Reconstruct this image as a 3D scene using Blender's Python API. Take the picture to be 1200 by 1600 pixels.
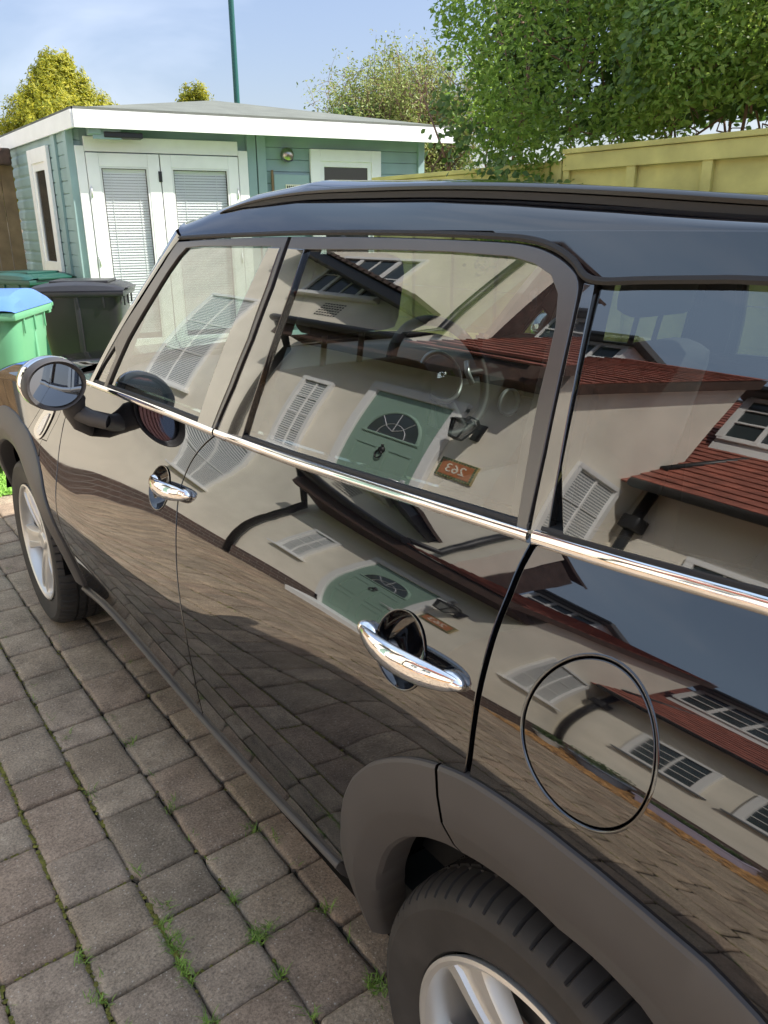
import bpy, bmesh, math, random
import numpy as np
from mathutils import Vector, Matrix, geometry
random.seed(7); rng = np.random.default_rng(7)
R = math.radians
for o in list(bpy.data.objects): bpy.data.objects.remove(o)
SC = bpy.context.scene
COL = SC.collection

# ---------------------------------------------------------------- camera, sky, sun, exposure
cd = bpy.data.cameras.new('camera'); CAM = bpy.data.objects.new('camera', cd); COL.objects.link(CAM)
CAM.location = (-0.5223, -0.4612, 1.4572)
yaw, pit, rol = R(35.898), R(19.896), R(-0.288)
F = Vector((math.sin(yaw)*math.cos(pit), math.cos(yaw)*math.cos(pit), -math.sin(pit)))
Rv = Vector((math.cos(yaw), -math.sin(yaw), 0)); Uv = Rv.cross(F)
R2 = Rv*math.cos(rol)+Uv*math.sin(rol); U2 = -Rv*math.sin(rol)+Uv*math.cos(rol)
CAM.rotation_euler = Matrix(((R2.x,U2.x,-F.x),(R2.y,U2.y,-F.y),(R2.z,U2.z,-F.z))).to_euler()
cd.sensor_fit = 'VERTICAL'; cd.sensor_height = 24; cd.sensor_width = 18
cd.lens = 1228.18/1600*24; cd.clip_start = 0.02; cd.clip_end = 500
SC.camera = CAM
W = bpy.data.worlds.new('World'); SC.world = W; W.use_nodes = True
nt = W.node_tree; bg = nt.nodes['Background']
sk = nt.nodes.new('ShaderNodeTexSky'); sk.sky_type = 'NISHITA'; sk.sun_disc = False
SUN_EL, SUN_AZ = R(46), R(130)
sk.sun_elevation = SUN_EL; sk.sun_rotation = SUN_AZ; sk.air_density = 1.4; sk.dust_density = .7; sk.ozone_density = 1.0
# thin high cloud: the upper sky is paler and brighter than the clear band above the horizon
tcw = nt.nodes.new('ShaderNodeTexCoord'); spw = nt.nodes.new('ShaderNodeSeparateXYZ'); crw = nt.nodes.new('ShaderNodeValToRGB'); crw.color_ramp.interpolation = 'EASE'
crw.color_ramp.elements[0].position = 0; crw.color_ramp.elements[0].color = (.185, .185, .235, 1); crw.color_ramp.elements[1].position = 1; crw.color_ramp.elements[1].color = (.86, .72, .60, 1)
e_ = crw.color_ramp.elements.new(.36); e_.color = (.27, .245, .27, 1); e_ = crw.color_ramp.elements.new(.62); e_.color = (.80, .68, .57, 1)
tn = nt.nodes.new('ShaderNodeVectorMath'); tn.operation = 'MULTIPLY'; t2 = nt.nodes.new('ShaderNodeVectorMath'); t2.operation = 'SCALE'; t2.inputs['Scale'].default_value = 2.6
nt.links.new(tcw.outputs['Generated'], spw.inputs[0]); nt.links.new(spw.outputs[2], crw.inputs[0]); nt.links.new(crw.outputs[0], t2.inputs[0]); nt.links.new(t2.outputs[0], tn.inputs[1])
nz = nt.nodes.new('ShaderNodeTexNoise'); nz.inputs['Scale'].default_value = 2.2; nz.inputs['Detail'].default_value = 5; nz.inputs['Distortion'].default_value = .6
mpz = nt.nodes.new('ShaderNodeMapping'); mpz.inputs['Scale'].default_value = (1, 1, 3.2); nt.links.new(tcw.outputs['Generated'], mpz.inputs[0]); nt.links.new(mpz.outputs[0], nz.inputs[0])
mrz = nt.nodes.new('ShaderNodeMapRange'); mrz.inputs[1].default_value = .45; mrz.inputs[2].default_value = .75; mrz.inputs[3].default_value = 0; mrz.inputs[4].default_value = .38; nt.links.new(nz.outputs[0], mrz.inputs[0])
mxz = nt.nodes.new('ShaderNodeMix'); mxz.data_type = 'RGBA'; mxz.inputs[7].default_value = (5.6, 5.9, 6.6, 1)
nt.links.new(sk.outputs[0], tn.inputs[0]); nt.links.new(mrz.outputs[0], mxz.inputs[0]); nt.links.new(tn.outputs[0], mxz.inputs[6]); nt.links.new(mxz.outputs[2], bg.inputs[0]); bg.inputs[1].default_value = 0.13
sl = bpy.data.lights.new('sun', 'SUN'); sl.energy = 4.6; sl.angle = R(0.5); sl.color = (1, .95, .87)
so = bpy.data.objects.new('sun', sl); COL.objects.link(so)
sd = Vector((math.sin(SUN_AZ)*math.cos(SUN_EL), math.cos(SUN_AZ)*math.cos(SUN_EL), math.sin(SUN_EL)))
so.rotation_euler = sd.to_track_quat('Z', 'Y').to_euler()
SC.view_settings.view_transform = 'Standard'; SC.view_settings.look = 'None'
SC.view_settings.exposure = 1.0; SC.view_settings.gamma = 1
SC.render.engine = 'CYCLES'
SC.cycles.max_bounces = 8; SC.cycles.transparent_max_bounces = 16; SC.cycles.glossy_bounces = 5

# ---------------------------------------------------------------- materials
def nd(t, typ, **k):
    n = t.nodes.new(typ)
    for a, v in k.items(): setattr(n, a, v)
    return n
def mat(name, col, rough=.5, metal=0, spec=.5, ior=None, coat=0, coat_ior=1.5, bump=None, noise=None, trans=0):
    """noise=(scale, amount, detail): colour variation; bump=(scale, strength, distance)"""
    m = bpy.data.materials.new(name); m.use_nodes = True; t = m.node_tree; b = t.nodes['Principled BSDF']
    b.inputs['Base Color'].default_value = (*col, 1); b.inputs['Roughness'].default_value = rough
    b.inputs['Metallic'].default_value = metal; b.inputs['Specular IOR Level'].default_value = spec
    if ior: b.inputs['IOR'].default_value = ior
    b.inputs['Coat Weight'].default_value = coat; b.inputs['Coat IOR'].default_value = coat_ior; b.inputs['Coat Roughness'].default_value = .01
    tc = nd(t, 'ShaderNodeTexCoord')
    if noise:
        s, a, d = noise
        n = nd(t, 'ShaderNodeTexNoise'); n.inputs['Scale'].default_value = s; n.inputs['Detail'].default_value = d
        r = nd(t, 'ShaderNodeMapRange'); r.inputs[1].default_value = .25; r.inputs[2].default_value = .75; r.inputs[3].default_value = 1-a; r.inputs[4].default_value = 1+a
        mx = nd(t, 'ShaderNodeVectorMath', operation='SCALE'); mx.inputs[0].default_value = col
        t.links.new(tc.outputs['Object'], n.inputs['Vector']); t.links.new(n.outputs[0], r.inputs[0]); t.links.new(r.outputs[0], mx.inputs['Scale']); t.links.new(mx.outputs[0], b.inputs['Base Color'])
    if bump:
        n = nd(t, 'ShaderNodeTexNoise'); n.inputs['Scale'].default_value = bump[0]; n.inputs['Detail'].default_value = 6
        bp = nd(t, 'ShaderNodeBump'); bp.inputs['Strength'].default_value = bump[1]; bp.inputs['Distance'].default_value = bump[2]
        t.links.new(tc.outputs['Object'], n.inputs['Vector']); t.links.new(n.outputs[0], bp.inputs['Height']); t.links.new(bp.outputs[0], b.inputs['Normal'])
    return m
def glassmat(name, tint, ior, rough=0.0, white=0.0):
    m = bpy.data.materials.new(name); m.use_nodes = True; t = m.node_tree
    t.nodes.remove(t.nodes['Principled BSDF']); out = t.nodes['Material Output']
    fr = nd(t, 'ShaderNodeFresnel'); fr.inputs[0].default_value = ior
    geo = nd(t, 'ShaderNodeNewGeometry'); ib = nd(t, 'ShaderNodeMix'); ib.inputs[2].default_value = ior; ib.inputs[3].default_value = 1/ior
    # the Fresnel node inverts its index on back faces; feed it 1/ior there so that both sides behave alike
    t.links.new(geo.outputs['Backfacing'], ib.inputs[0]); t.links.new(ib.outputs[0], fr.inputs[0])
    gl = nd(t, 'ShaderNodeBsdfGlossy'); gl.inputs['Roughness'].default_value = rough; gl.inputs[0].default_value = (1, 1, 1, 1)
    tr = nd(t, 'ShaderNodeBsdfTransparent'); tr.inputs[0].default_value = (*tint, 1)
    mx = nd(t, 'ShaderNodeMixShader'); t.links.new(fr.outputs[0], mx.inputs[0]); t.links.new(tr.outputs[0], mx.inputs[1]); t.links.new(gl.outputs[0], mx.inputs[2])
    t.links.new(mx.outputs[0], out.inputs[0]); return m
M = {}
M['paint'] = mat('black_paint', (.004, .004, .005), .2, coat=1, coat_ior=1.97, spec=.0)
_t = M['paint'].node_tree; _n = nd(_t, 'ShaderNodeTexNoise'); _n.inputs['Scale'].default_value = 3.5; _n.inputs['Detail'].default_value = 8; _n.inputs['Roughness'].default_value = .7
_r = nd(_t, 'ShaderNodeMapRange'); _r.inputs[1].default_value = .42; _r.inputs[2].default_value = .72; _r.inputs[3].default_value = .006; _r.inputs[4].default_value = .05
_c = nd(_t, 'ShaderNodeTexCoord'); _t.links.new(_c.outputs['Object'], _n.inputs[0]); _t.links.new(_n.outputs[0], _r.inputs[0]); _t.links.new(_r.outputs[0], _t.nodes['Principled BSDF'].inputs['Coat Roughness'])
M['paintroof'] = M['paint']
M['gloss'] = mat('gloss_black_trim', (.012, .011, .011), .06, coat=1, coat_ior=2.0)
M['trim'] = mat('satin_trim', (.035, .032, .032), .28, ior=1.9, bump=(900, .05, .0005))
M['clad'] = mat('grey_cladding_plastic', (.054, .051, .051), .5, bump=(1400, .12, .0004), noise=(5, .12, 3))
M['rubber'] = mat('black_rubber', (.014, .014, .014), .6)
M['gap'] = mat('dark_gap', (.004, .004, .004), .9, spec=.1)
M['chrome'] = mat('chrome', (.86, .86, .87), .035, 1)
M['tyre'] = mat('tyre_rubber', (.028, .026, .025), .68, bump=(300, .15, .001), noise=(14, .35, 4))
M['alloy'] = mat('silver_alloy', (.66, .65, .62), .36, .7, bump=(700, .03, .0005))
M['disc'] = mat('brake_disc', (.22, .12, .09), .5, .6, noise=(30, .4, 3))
M['glass'] = glassmat('car_glass', (.50, .56, .54), 2.25)
M['mirror'] = mat('mirror_glass', (.28, .30, .35), .004, 1)
M['dash'] = mat('dashboard_plastic', (.02, .02, .021), .55, bump=(600, .2, .0006))
M['seat'] = mat('dark_seat_cloth', (.03, .03, .032), .85, bump=(900, .4, .001))
M['silver'] = mat('silver_plastic', (.7, .7, .7), .3, .5)
M['headlining'] = mat('grey_headlining', (.16, .155, .15), .9)
M['rail'] = mat('satin_black_rail', (.01, .01, .011), .28, ior=1.5)
M['black'] = mat('black_plastic', (.018, .018, .02), .4)

# ---------------------------------------------------------------- object helpers
def link(o, parent=None):
    COL.objects.link(o)
    if parent is not None: o.parent = parent
    return o
def mesh_obj(name, V, Fc, m, parent=None, smooth=False, normals=None, mats=None, midx=None):
    me = bpy.data.meshes.new(name); me.from_pydata([tuple(v) for v in V], [], [tuple(f) for f in Fc]); me.update()
    if smooth or normals is not None: me.polygons.foreach_set('use_smooth', [True]*len(me.polygons))
    for mm in (mats or [m]): me.materials.append(mm)
    if midx is not None: me.polygons.foreach_set('material_index', midx)
    if normals is not None: me.normals_split_custom_set_from_vertices([tuple(n) for n in normals])
    return link(bpy.data.objects.new(name, me), parent)
def tag(o, label=None, cat=None, group=None, kind=None):
    if label: o['label'] = label
    if cat: o['category'] = cat
    if group: o['group'] = group
    if kind: o['kind'] = kind
    return o
def thing(name, label, cat, loc=(0,0,0), rotz=0, group=None):
    o = bpy.data.objects.new(name, None); o.empty_display_size = .1; COL.objects.link(o); o.location = loc; o.rotation_euler = (0, 0, rotz)
    return tag(o, label, cat, group)
class MB:
    """collects shapes into one mesh"""
    def __init__(s): s.V = []; s.F = []; s.X = Matrix.Identity(4)
    def at(s, loc=(0,0,0), rot=(0,0,0)):
        from mathutils import Euler
        s.X = Matrix.Translation(loc) @ Euler(rot).to_matrix().to_4x4(); return s
    def add(s, V, Fc):
        n = len(s.V); s.V += [tuple(s.X @ Vector(v)) for v in V]; s.F += [tuple(i+n for i in f) for f in Fc]; return s
    def box(s, x0, x1, y0, y1, z0, z1, b=0):
        if b <= 0:
            V = [(x,y,z) for z in (z0,z1) for y in (y0,y1) for x in (x0,x1)]
            return s.add(V, [(0,2,3,1),(4,5,7,6),(0,1,5,4),(2,6,7,3),(0,4,6,2),(1,3,7,5)])
        b = min(b, abs(x1-x0)*.45, abs(y1-y0)*.45, abs(z1-z0)*.45)
        bm = bmesh.new(); bmesh.ops.create_cube(bm, size=1)
        for v in bm.verts: v.co = ((x0+x1)/2+v.co.x*(x1-x0), (y0+y1)/2+v.co.y*(y1-y0), (z0+z1)/2+v.co.z*(z1-z0))
        bmesh.ops.bevel(bm, geom=bm.edges[:], offset=b, segments=2, affect='EDGES', profile=.6)
        bm.verts.index_update(); s.add([v.co for v in bm.verts], [[v.index for v in f.verts] for f in bm.faces]); bm.free(); return s
    def tube(s, P, r, n=10, cap=True, r2=None):
        P = [Vector(p) for p in P]; V = []; Fc = []; m = len(P)
        up = Vector((0,0,1)) if abs((P[-1]-P[0]).normalized().z) < .9 else Vector((1,0,0))
        for i, p in enumerate(P):
            d = (P[min(i+1,m-1)]-P[max(i-1,0)]).normalized(); a = d.cross(up).normalized(); b = a.cross(d)
            rr = r if r2 is None else r+(r2-r)*i/(m-1)
            if isinstance(r, (list, tuple)): rr = r[i]
            for k in range(n):
                t = 2*math.pi*k/n; V.append(p+a*math.cos(t)*rr+b*math.sin(t)*rr)
        for i in range(m-1):
            for k in range(n): Fc.append((i*n+k, i*n+(k+1)%n, (i+1)*n+(k+1)%n, (i+1)*n+k))
        if cap: Fc += [tuple(range(n-1,-1,-1)), tuple((m-1)*n+k for k in range(n))]
        return s.add(V, Fc)
    def prism(s, poly, z0, z1):
        n = len(poly); V = [(x,y,z0) for x,y in poly]+[(x,y,z1) for x,y in poly]
        return s.add(V, [tuple(range(n-1,-1,-1)), tuple(range(n,2*n))]+[(i,(i+1)%n,n+(i+1)%n,n+i) for i in range(n)])
    def lathe(s, prof, n=48, axis='z'):
        V = []; Fc = []; m = len(prof)
        for k in range(n):
            t = 2*math.pi*k/n; c, si = math.cos(t), math.sin(t)
            for r, h in prof: V.append((r*c, r*si, h) if axis == 'z' else (h, r*c, r*si))
        for k in range(n):
            for i in range(m-1): Fc.append((k*m+i, ((k+1)%n)*m+i, ((k+1)%n)*m+i+1, k*m+i+1))
        return s.add(V, Fc)
    def sphere(s, c, rad, n=24, m=14):
        V = []; Fc = []
        for i in range(m+1):
            a = math.pi*i/m
            for k in range(n):
                t = 2*math.pi*k/n; V.append((c[0]+rad[0]*math.sin(a)*math.cos(t), c[1]+rad[1]*math.sin(a)*math.sin(t), c[2]+rad[2]*math.cos(a)))
        for i in range(m):
            for k in range(n): Fc.append((i*n+k, (i+1)*n+k, (i+1)*n+(k+1)%n, i*n+(k+1)%n))
        return s.add(V, Fc)
    def build(s, name, m, parent=None, smooth=False, sharp=None):
        o = mesh_obj(name, s.V, s.F, m, parent, smooth)
        if smooth:
            bm = bmesh.new(); bm.from_mesh(o.data); bmesh.ops.recalc_face_normals(bm, faces=bm.faces[:])
            if sharp:
                for e in bm.edges:
                    if len(e.link_faces) == 2 and e.calc_face_angle(0) > sharp: e.smooth = False
            bm.to_mesh(o.data); bm.free()
        return o
def children(o): return [c for c in bpy.data.objects if c.parent == o]
def copy_tree(o, parent=None):
    c = o.copy(); COL.objects.link(c); c.parent = parent
    for ch in children(o):
        if ch is not c: copy_tree(ch, c)
    return c
def catmull(P, n=6, closed=False):
    P = [np.array(p, float) for p in P]; out = []; m = len(P)
    for i in range(m if closed else m-1):
        p0 = P[(i-1) % m] if (closed or i > 0) else 2*P[0]-P[1]
        p1 = P[i]; p2 = P[(i+1) % m]; p3 = P[(i+2) % m] if (closed or i < m-2) else 2*P[-1]-P[-2]
        for k in range(n):
            t = k/n; out.append(.5*((2*p1)+(-p0+p2)*t+(2*p0-5*p1+4*p2-p3)*t*t+(-p0+3*p1-3*p2+p3)*t**3))
    if not closed: out.append(P[-1])
    return [tuple(float(v) for v in p) for p in out]
SPL_C = np.array( [[1412,1112,846,616,423,266,137,24,-79,-170,-231,-229,-125,122,538,1135,1911],[1428,1130,859,620,417,257,139,51,-26,-105,-173,-189,-95,168,626,1264,2059],[1441,1148,875,627,414,249,139,73,22,-43,-117,-150,-66,216,736,1408,2184],[1447,1164,893,640,418,246,135,79,45,-4,-79,-120,-14,321,901,1556,2249],[1442,1174,911,659,427,238,114,52,21,-9,-46,-42,117,545,1086,1654,2234],[1423,1172,923,675,435,226,77,-8,-45,-48,-10,102,345,780,1238,1696,2146],[1393,1155,917,677,437,211,29,-86,-120,-72,58,247,547,956,1341,1682,2000],[1354,1119,890,663,432,196,-21,-164,-175,-42,188,445,757,1065,1337,1585,1821],[1309,1069,841,624,415,193,-42,-224,-205,57,312,576,874,1089,1258,1436,1627],[1261,1015,783,569,377,186,-20,-193,-194,57,311,581,832,1003,1138,1279,1436],[1210,962,732,523,334,158,1,-102,-98,36,245,481,695,861,997,1126,1257],[1157,910,683,476,294,140,24,-40,-39,36,178,358,541,704,846,974,1091],[1105,858,631,429,260,130,46,5,2,40,121,243,390,543,689,819,931]] )*1e-4
OUT = {
 'front_door': [(2.0117, 0.9407), (2.0158, 0.9042), (1.967, 0.8382), (1.9363, 0.7923), (1.833, 0.7299), (1.7635, 0.674), (1.773, 0.5921), (1.8369, 0.4953), (1.9614, 0.3546)] ,
 'bgap': [(0.9799, 1.0656), (0.9963, 1.0502), (1.0244, 1.0159), (1.0359, 0.9819), (1.0361, 0.9409), (1.0199, 0.8957), (1.0021, 0.8479), (0.9808, 0.7869), (0.961, 0.7237), (0.9485, 0.6547), (0.965, 0.5494), (1.0477, 0.4042)] ,
 'sill_top': [(2.1498, 0.3078), (1.8546, 0.3872), (1.6492, 0.4185), (1.4816, 0.3971), (1.29, 0.3828), (1.086, 0.3678), (0.8874, 0.3808), (0.7032, 0.3959), (0.5421, 0.4192), (0.4528, 0.4264), (0.4319, 0.3651), (0.438, 0.2735)] ,
 'sill_bot': [(2.216, 0.248), (1.9673, 0.3017), (1.7382, 0.3477), (1.5586, 0.3311), (1.3662, 0.3113), (1.1582, 0.2916), (0.9525, 0.3034), (0.7575, 0.3208), (0.5831, 0.3515), (0.4878, 0.361), (0.4725, 0.29), (0.4241, 0.2497)] ,
 'rgap': [(0.111, 1.1155), (0.1073, 1.0996), (0.1027, 1.0696), (0.0994, 1.0375), (0.0948, 1.0049), (0.0915, 0.9702), (0.0893, 0.9327), (0.0903, 0.8904), (0.0959, 0.8556), (0.108, 0.7849), (0.1183, 0.7161)] ,
 'archR_out': [(0.3922, 0.3338), (0.4144, 0.3855), (0.4093, 0.47), (0.3885, 0.5738), (0.3715, 0.6374), (0.3387, 0.7011), (0.2858, 0.7606), (0.2387, 0.7966), (0.1886, 0.8271), (0.137, 0.8494), (0.0901, 0.8642), (0.0418, 0.8719), (-0.0025, 0.8756), (-0.0691, 0.8776), (-0.128, 0.8764), (-0.1773, 0.8739), (-0.2218, 0.8716), (-0.2691, 0.8587)] ,
 'archR_in': [(0.3667, 0.3351), (0.3526, 0.3954), (0.3293, 0.4681), (0.2996, 0.5455), (0.2679, 0.61), (0.2258, 0.6614), (0.1755, 0.6976), (0.1298, 0.7191), (0.1053, 0.726), (0.0483, 0.7403), (-0.0015, 0.7452), (-0.0493, 0.7413), (-0.1007, 0.7452), (-0.1535, 0.7374)] ,
 'archR_crease': [(0.1038, 0.7756), (0.0143, 0.7993), (-0.0633, 0.8007), (-0.1318, 0.7852), (-0.1635, 0.778)] ,
 'archF_out': [(2.563, 0.8412), (2.4515, 0.8385), (2.3396, 0.8267), (2.1989, 0.7923), (2.0602, 0.7565), (1.9184, 0.7098), (1.8514, 0.6188), (1.9794, 0.4719), (2.0601, 0.3473), (2.1378, 0.23)] ,
 'archF_in': [(2.5828, 0.7114), (2.5258, 0.7421), (2.457, 0.7563), (2.3588, 0.7526), (2.2579, 0.7341), (2.1154, 0.6888), (2.0255, 0.6177), (2.1017, 0.4877), (2.1071, 0.3995), (2.0676, 0.3519)] ,
 'fuel': [(-0.0265, 1.0531), (-0.0634, 1.0583), (-0.099, 1.0466), (-0.124, 1.0237), (-0.1347, 0.9948), (-0.1272, 0.9593), (-0.1051, 0.9297), (-0.0694, 0.9077), (-0.0267, 0.9076), (0.0061, 0.9293), (0.027, 0.9658), (0.0253, 1.0046), (0.0052, 1.0346)] ,
 'recessR': [(0.2907, 0.9452), (0.2914, 0.9667), (0.2709, 0.9857), (0.2391, 0.9931), (0.214, 0.9855), (0.2004, 0.9713), (0.2056, 0.9227), (0.2453, 0.9103), (0.2757, 0.9158)] ,
 'recessF': [(1.2612, 0.9041), (1.2606, 0.9258), (1.2225, 0.9405), (1.1766, 0.9349), (1.1575, 0.9176), (1.1523, 0.8717), (1.2114, 0.8667)] ,
 'lineA': [(2.6032, 0.833), (2.4896, 0.8304), (2.3761, 0.8185), (2.3288, 0.8588), (2.2889, 0.9007)] ,
 'lineB': [(2.2356, 0.7852), (2.2071, 0.8134), (2.1449, 0.8237), (2.1352, 0.8494), (2.0903, 0.9276)] ,
 'scuttle': [(2.2668, 0.8182), (2.2519, 0.862), (2.2098, 0.9057), (2.1201, 0.9207), (2.139, 0.8723), (2.1528, 0.8142), (2.2037, 0.7979)] ,
 'belt_bot_F': [(2.056, 1.0115), (1.7505, 1.0294), (1.4961, 1.0451), (1.1985, 1.0596), (0.9707, 1.0662)] ,
 'belt_bot_R': [(0.9788, 1.0646), (0.6653, 1.0809), (0.435, 1.0959), (0.2482, 1.1082), (0.1155, 1.1181)] ,
 'belt_bot_Q': [(0.1051, 1.1159), (-0.0015, 1.1248), (-0.094, 1.1335), (-0.1663, 1.1395)] ,
 'belt_top_F': [(1.7946, 1.0628), (1.5119, 1.0676), (1.2142, 1.076), (0.9789, 1.0828)] ,
 'belt_top_R': [(0.9789, 1.0828), (0.6825, 1.0965), (0.4505, 1.1105), (0.2612, 1.1212), (0.1227, 1.1307)] ,
 'belt_top_Q': [(0.113, 1.1293), (0.009, 1.1375), (-0.0854, 1.1451), (-0.1588, 1.1505)] ,
 'mirrorfoot': [(1.8122, 0.9496), (1.6492, 1.0035), (1.5419, 1.0059), (1.5861, 0.9334), (1.7393, 0.8679)] ,
 'glassF': [(1.5914, 1.0811), (1.4967, 1.202), (1.4057, 1.2977), (1.3446, 1.3641), (1.2853, 1.4132), (0.8918, 1.4256), (1.0161, 1.0952)] ,
 'glassFq': [(1.6915, 1.0766), (1.6228, 1.0814), (1.564, 1.1484), (1.588, 1.1566)] ,
 'glassR': [(0.825, 1.1043), (0.8024, 1.1953), (0.7863, 1.2791), (0.7747, 1.3543), (0.7743, 1.4221), (0.5435, 1.4252), (0.396, 1.4254), (0.2721, 1.4219), (0.2307, 1.4149), (0.1976, 1.404), (0.1766, 1.3875), (0.1618, 1.3504), (0.1564, 1.3092), (0.1568, 1.281), (0.146, 1.2188), (0.1348, 1.1397)] ,
 'frameF_out': [(1.7313, 1.0777), (1.5875, 1.1928), (1.467, 1.2938), (1.3863, 1.3765), (1.3355, 1.4287), (1.1687, 1.4355), (0.9694, 1.4406), (0.8425, 1.4424), (0.8451, 1.3558), (0.864, 1.2659), (0.8968, 1.1758), (0.9449, 1.092)] ,
 'frameR_out': [(0.934, 1.0941), (0.8891, 1.177), (0.8568, 1.2666), (0.8382, 1.3562), (0.8334, 1.4425), (0.6239, 1.4437), (0.4473, 1.4421), (0.3044, 1.4394), (0.2469, 1.4356), (0.2064, 1.427), (0.1722, 1.4133), (0.1538, 1.399), (0.1456, 1.3723), (0.1365, 1.3117), (0.1251, 1.216), (0.12, 1.1321)] ,
 'glassQ': [(0.127, 1.3903), (0.0698, 1.3941), (-0.0026, 1.3986), (-0.0661, 1.4021), (-0.158, 1.1565), (-0.0843, 1.1526), (0.0017, 1.1443), (0.0863, 1.1391), (0.0956, 1.2085), (0.1078, 1.2883)] ,
 'roof_low': [(1.3392, 1.4328), (0.9721, 1.444), (0.6265, 1.4474), (0.4079, 1.4457), (0.3061, 1.4424), (0.2428, 1.4378), (0.2025, 1.4292), (0.1685, 1.4155), (0.1475, 1.3993), (0.1301, 1.3968), (0.0726, 1.4002), (-0.0004, 1.4038), (-0.0645, 1.4059)] ,
}

# ================================================================ THE CAR
# body side: x (depth) of the left flank as a smooth function of Y (along the car) and Z (height)
S_Y0, S_Y1, S_NY, S_Z0, S_Z1, S_NZ = -.8, 2.8, 13, .2, 1.2, 17
def _bas(t, N):
    t = np.clip(t, 0, N-3-1e-9); i = np.floor(t).astype(int); u = t-i
    return i, np.stack([(1-u)**3/6, (3*u**3-6*u**2+4)/6, (-3*u**3+3*u**2+3*u+1)/6, u**3/6], -1)
def S(Y, Z):
    Y = np.asarray(Y, float); Z = np.asarray(Z, float)
    i, a = _bas((Y-S_Y0)*(S_NY-3)/(S_Y1-S_Y0), S_NY); j, b = _bas((Z-S_Z0)*(S_NZ-3)/(S_Z1-S_Z0), S_NZ)
    G = SPL_C[i[..., None, None]+np.arange(4)[:, None], j[..., None, None]+np.arange(4)[None, :]]
    x = np.einsum('...i,...j,...ij', a, b, G)
    return x+.9*np.maximum(0, Y-2.8)**2+.8*np.maximum(0, -.38-Y)**2
def G(Y, Z):
    Z = np.asarray(Z, float); u = (Z-1.15)/.27
    return .105+(Z-1.15)*(.1/.27)-.024*u*(1-u)+0*np.asarray(Y, float)+.5*np.maximum(0, -.38-np.asarray(Y, float))**2
def nrm(f, Y, Z, off=0, e=.002):
    fy = (f(Y+e, Z)-f(Y-e, Z))/(2*e); fz = (f(Y, Z+e)-f(Y, Z-e))/(2*e)
    n = np.stack([-np.ones_like(fy), fy, fz], -1); return n/np.linalg.norm(n, axis=-1)[..., None]
WID = 1.79
def inside(P, poly):
    P = np.asarray(P); q = np.asarray(poly); r = np.zeros(len(P), bool); x, y = P[:, 0], P[:, 1]
    j = len(q)-1
    for i in range(len(q)):
        xi, yi = q[i]; xj, yj = q[j]
        with np.errstate(divide='ignore', invalid='ignore'):
            r ^= ((yi > y) != (yj > y)) & (x < (xj-xi)*(y-yi)/(yj-yi+1e-12)+xi)
        j = i
    return r
def resample(poly, h):
    out = []
    for i in range(len(poly)):
        a = np.array(poly[i]); b = np.array(poly[(i+1) % len(poly)]); n = max(1, int(np.ceil(np.linalg.norm(b-a)/h)))
        for k in range(n): out.append(tuple(a+(b-a)*k/n))
    return out
def offset_poly(P, d):
    P = np.array(P); n = len(P); A = .5*sum(P[i][0]*P[(i+1) % n][1]-P[(i+1) % n][0]*P[i][1] for i in range(n)); s = 1 if A > 0 else -1
    T = np.roll(P, -1, 0)-np.roll(P, 1, 0); T /= np.linalg.norm(T, axis=1)[:, None]+1e-12
    N = np.stack([T[:, 1], -T[:, 0]], 1)*s      # outward
    return P+N*d, N
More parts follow.
